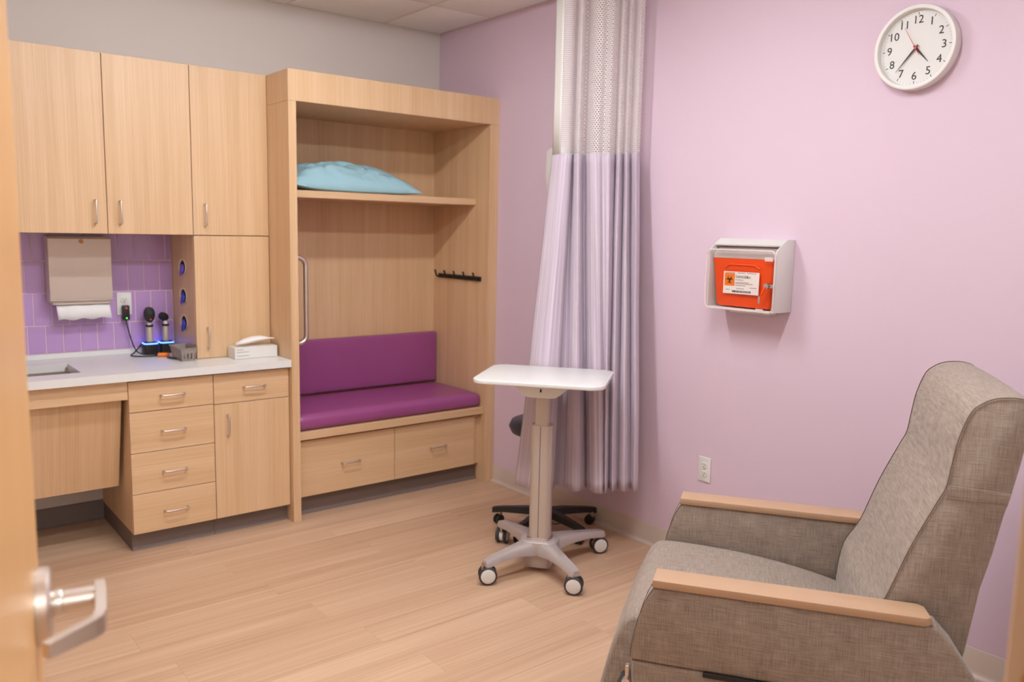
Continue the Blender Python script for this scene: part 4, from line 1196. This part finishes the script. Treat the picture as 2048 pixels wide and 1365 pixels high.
# local: x rearwards, y from the near arm to the far arm, z up
RWD, RAW, RAL = 0.7736, 0.0827, 0.642
def sideplane(a, z, t): return Vector((a, t, z))
up_side = [(0.004, 0.6185), (-0.012, 0.590), (-0.024, 0.560), (-0.039, 0.507), (-0.047, 0.458), (-0.050, 0.425), (-0.046, 0.4155), (0.0, 0.4145), (0.4, 0.4145), (0.795, 0.4145), (0.770, 0.460), (0.741, 0.505), (0.694, 0.576), (0.655, 0.6185)]
lo_side = [(-0.046, 0.4125), (-0.042, 0.060), (0.800, 0.060), (0.832, 0.20), (0.828, 0.32), (0.798, 0.4125)]
def smooth_poly(P, keep=()):
    return P
for nm, y0_, y1_ in (('near', 0.004, RAW - 0.004), ('far', RWD - RAW + 0.004, RWD - 0.004)):
    b = B(); b.prism(up_side, sideplane, y0_, y1_, 0.008, 3)
    sp_ = b.out('arm_panel', 'fabric', rc, world=False, ang=40)
    for yy in (y0_ + 0.002, y1_ - 0.002):
        out = [(a, yy, z) for a, z in up_side[:6]]
        B().tube([tuple(p) for p in catmull(out, 5)], 0.0011, 6).out('piping', 'piping', sp_, world=False)
    b = B(); b.prism(lo_side, sideplane, y0_, y1_, 0.008, 3)
    lp_ = b.out('lower_panel', 'fabric', rc, world=False, ang=40)
    b = B()
    ya, yb = (0.0, RAW) if nm == 'near' else (RWD - RAW, RWD)
    b.prism([(0.0, ya), (RAL - 0.012, ya), (RAL, ya + 0.010), (RAL - 0.006, yb - 0.012), (RAL - 0.020, yb), (0.0, yb)] if nm == 'near' else [(0.0, ya), (RAL - 0.020, ya), (RAL - 0.006, ya + 0.012), (RAL, yb - 0.010), (RAL - 0.012, yb), (0.0, yb)], lambda a, c_, t: Vector((a, c_, t)), 0.619, 0.640, 0.003, 2)
    b.out('arm_cap', 'arm_wood', rc, world=False)
b = B().box(0.135, 0.50, -0.006, 0.006, 0.404, 0.417, 0.003, 2)
b.out('release_slot', 'black', rc, world=False)
IN0, IN1 = RAW + 0.006, RWD - RAW - 0.006
def pad(name, outer, inner, y0_, y1_, crown=0.0, edge=0.02, n=14, parent=rc):
    """Upholstered pad: side outline swept across the chair, edges rolled over."""
    poly = outer + inner[::-1]
    b = B()
    k_ = len(poly)
    cx_ = sum(p[0] for p in poly) / k_; cz_ = sum(p[1] for p in poly) / k_
    rings = []
    for i in range(n + 1):
        t = i / n
        # ease spacing toward the ends
        tt = 0.5 - 0.5 * math.cos(PI * t)
        y_ = y0_ + (y1_ - y0_) * tt
        dist = min(y_ - y0_, y1_ - y_)
        e = 0 if dist > edge else 1 - math.sqrt(max(0, 1 - (1 - dist / edge) ** 2))
        ring_ = []
        for j, (a, z) in enumerate(poly):
            pa, pz = poly[j - 1]; na, nz = poly[(j + 1) % k_]
            tx, tz = na - pa, nz - pz; L = math.hypot(tx, tz) or 1
            nx_, nz_ = -tz / L, tx / L
            s_ = -edge * 0.55 * e + (crown * (1 - (2 * tt - 1) ** 2) if j < len(outer) else 0)
            ring_.append(b.bm.verts.new((a + nx_ * s_ * PAD_SIGN, y_, z + nz_ * s_ * PAD_SIGN)))
        rings.append(ring_)
    for i in range(n):
        for j in range(k_):
            b.bm.faces.new((rings[i][j], rings[i][(j + 1) % k_], rings[i + 1][(j + 1) % k_], rings[i + 1][j]))
    b.bm.faces.new(rings[0]); b.bm.faces.new(rings[-1][::-1])
    return b.out(name, 'fabric', parent, world=False, ang=50)
PAD_SIGN = 1
def c2(P, n=5): return [(p.x, p.y) for p in catmull([(a, z, 0) for a, z in P], n)]
# seat: top runs from the back, over the rolled front edge
seat_out = c2([(0.53, 0.428), (0.494, 0.437), (0.387, 0.462), (0.231, 0.486), (0.071, 0.496), (-0.040, 0.496), (-0.074, 0.483), (-0.096, 0.448), (-0.112, 0.405), (-0.124, 0.360), (-0.138, 0.300), (-0.152, 0.235), (-0.172, 0.150), (-0.188, 0.085), (-0.184, 0.064), (-0.168, 0.060)])
PAD_SIGN = -1
sarea = lambda P: sum(P[i][0] * P[(i + 1) % len(P)][1] - P[(i + 1) % len(P)][0] * P[i][1] for i in range(len(P)))
def sgn_for(outer, inner): return 1 if sarea(outer + inner[::-1]) < 0 else -1
seat_in = [(0.53, 0.34), (0.2, 0.34), (-0.02, 0.345), (-0.072, 0.325), (-0.092, 0.27), (-0.112, 0.19), (-0.135, 0.085)]
PAD_SIGN = sgn_for(seat_out, seat_in)
pad('seat', seat_out, seat_in, IN0, IN1, crown=0.006, edge=0.022)
back_out = c2([(0.500, 0.400), (0.496, 0.451), (0.511, 0.560), (0.553, 0.639), (0.598, 0.772), (0.646, 0.888), (0.664, 0.931), (0.672, 0.990), (0.681, 1.050), (0.700, 1.110), (0.722, 1.135), (0.753, 1.150), (0.800, 1.153), (0.832, 1.140), (0.838, 1.110)], 4)
back_in = [(0.700, 0.330), (0.737, 0.530), (0.756, 0.690), (0.775, 0.779), (0.790, 0.872), (0.800, 0.915), (0.814, 1.000), (0.824, 1.072)]
PAD_SIGN = sgn_for(back_out, back_in)
bk_ = pad('backrest', back_out, back_in, IN0 + 0.004, IN1 - 0.004, crown=0.004, edge=0.008, n=18)
for yy in (IN0 + 0.0035, IN1 - 0.0035):
    B().tube([(a, yy, z) for a, z in back_out[4:]], 0.0013, 6).out('piping', 'piping', bk_, world=False)
for ya, yb in ((IN0 - 0.0005, IN0 + 0.010), (IN1 - 0.010, IN1 + 0.0005)):
    b = B(); b.prism([(0.664, 0.903), (0.795, 0.903), (0.800, 0.930), (0.668, 0.936)], sideplane, ya, yb, 0.003, 2)
    b.out('cover_band', 'fabric', bk_, world=False)
b = B(); b.box(-0.062, -0.052, 0.012, 0.030, 0.20, 0.392, 0.001, 1)
lk_ = b.out('leg_rest_link', 'nickel', rc, world=False)
B().cyl((-0.057, -0.004, 0.352), (-0.057, 0.012, 0.352), 0.012, n=18).out('link_bolt', 'nickel', lk_, world=False)
box('seat_frame', 'black_metal', rc, 0.0, 0.66, RAW + 0.004, RWD - RAW - 0.004, 0.14, 0.335, 0.002, world=False)
for xx in (0.02, 0.72):
    for yy in (0.04, RWD - 0.04):
        B().cyl((xx, yy, 0.0005), (xx, yy, 0.062), 0.022, n=18).out('foot', 'black', rc, world=False)
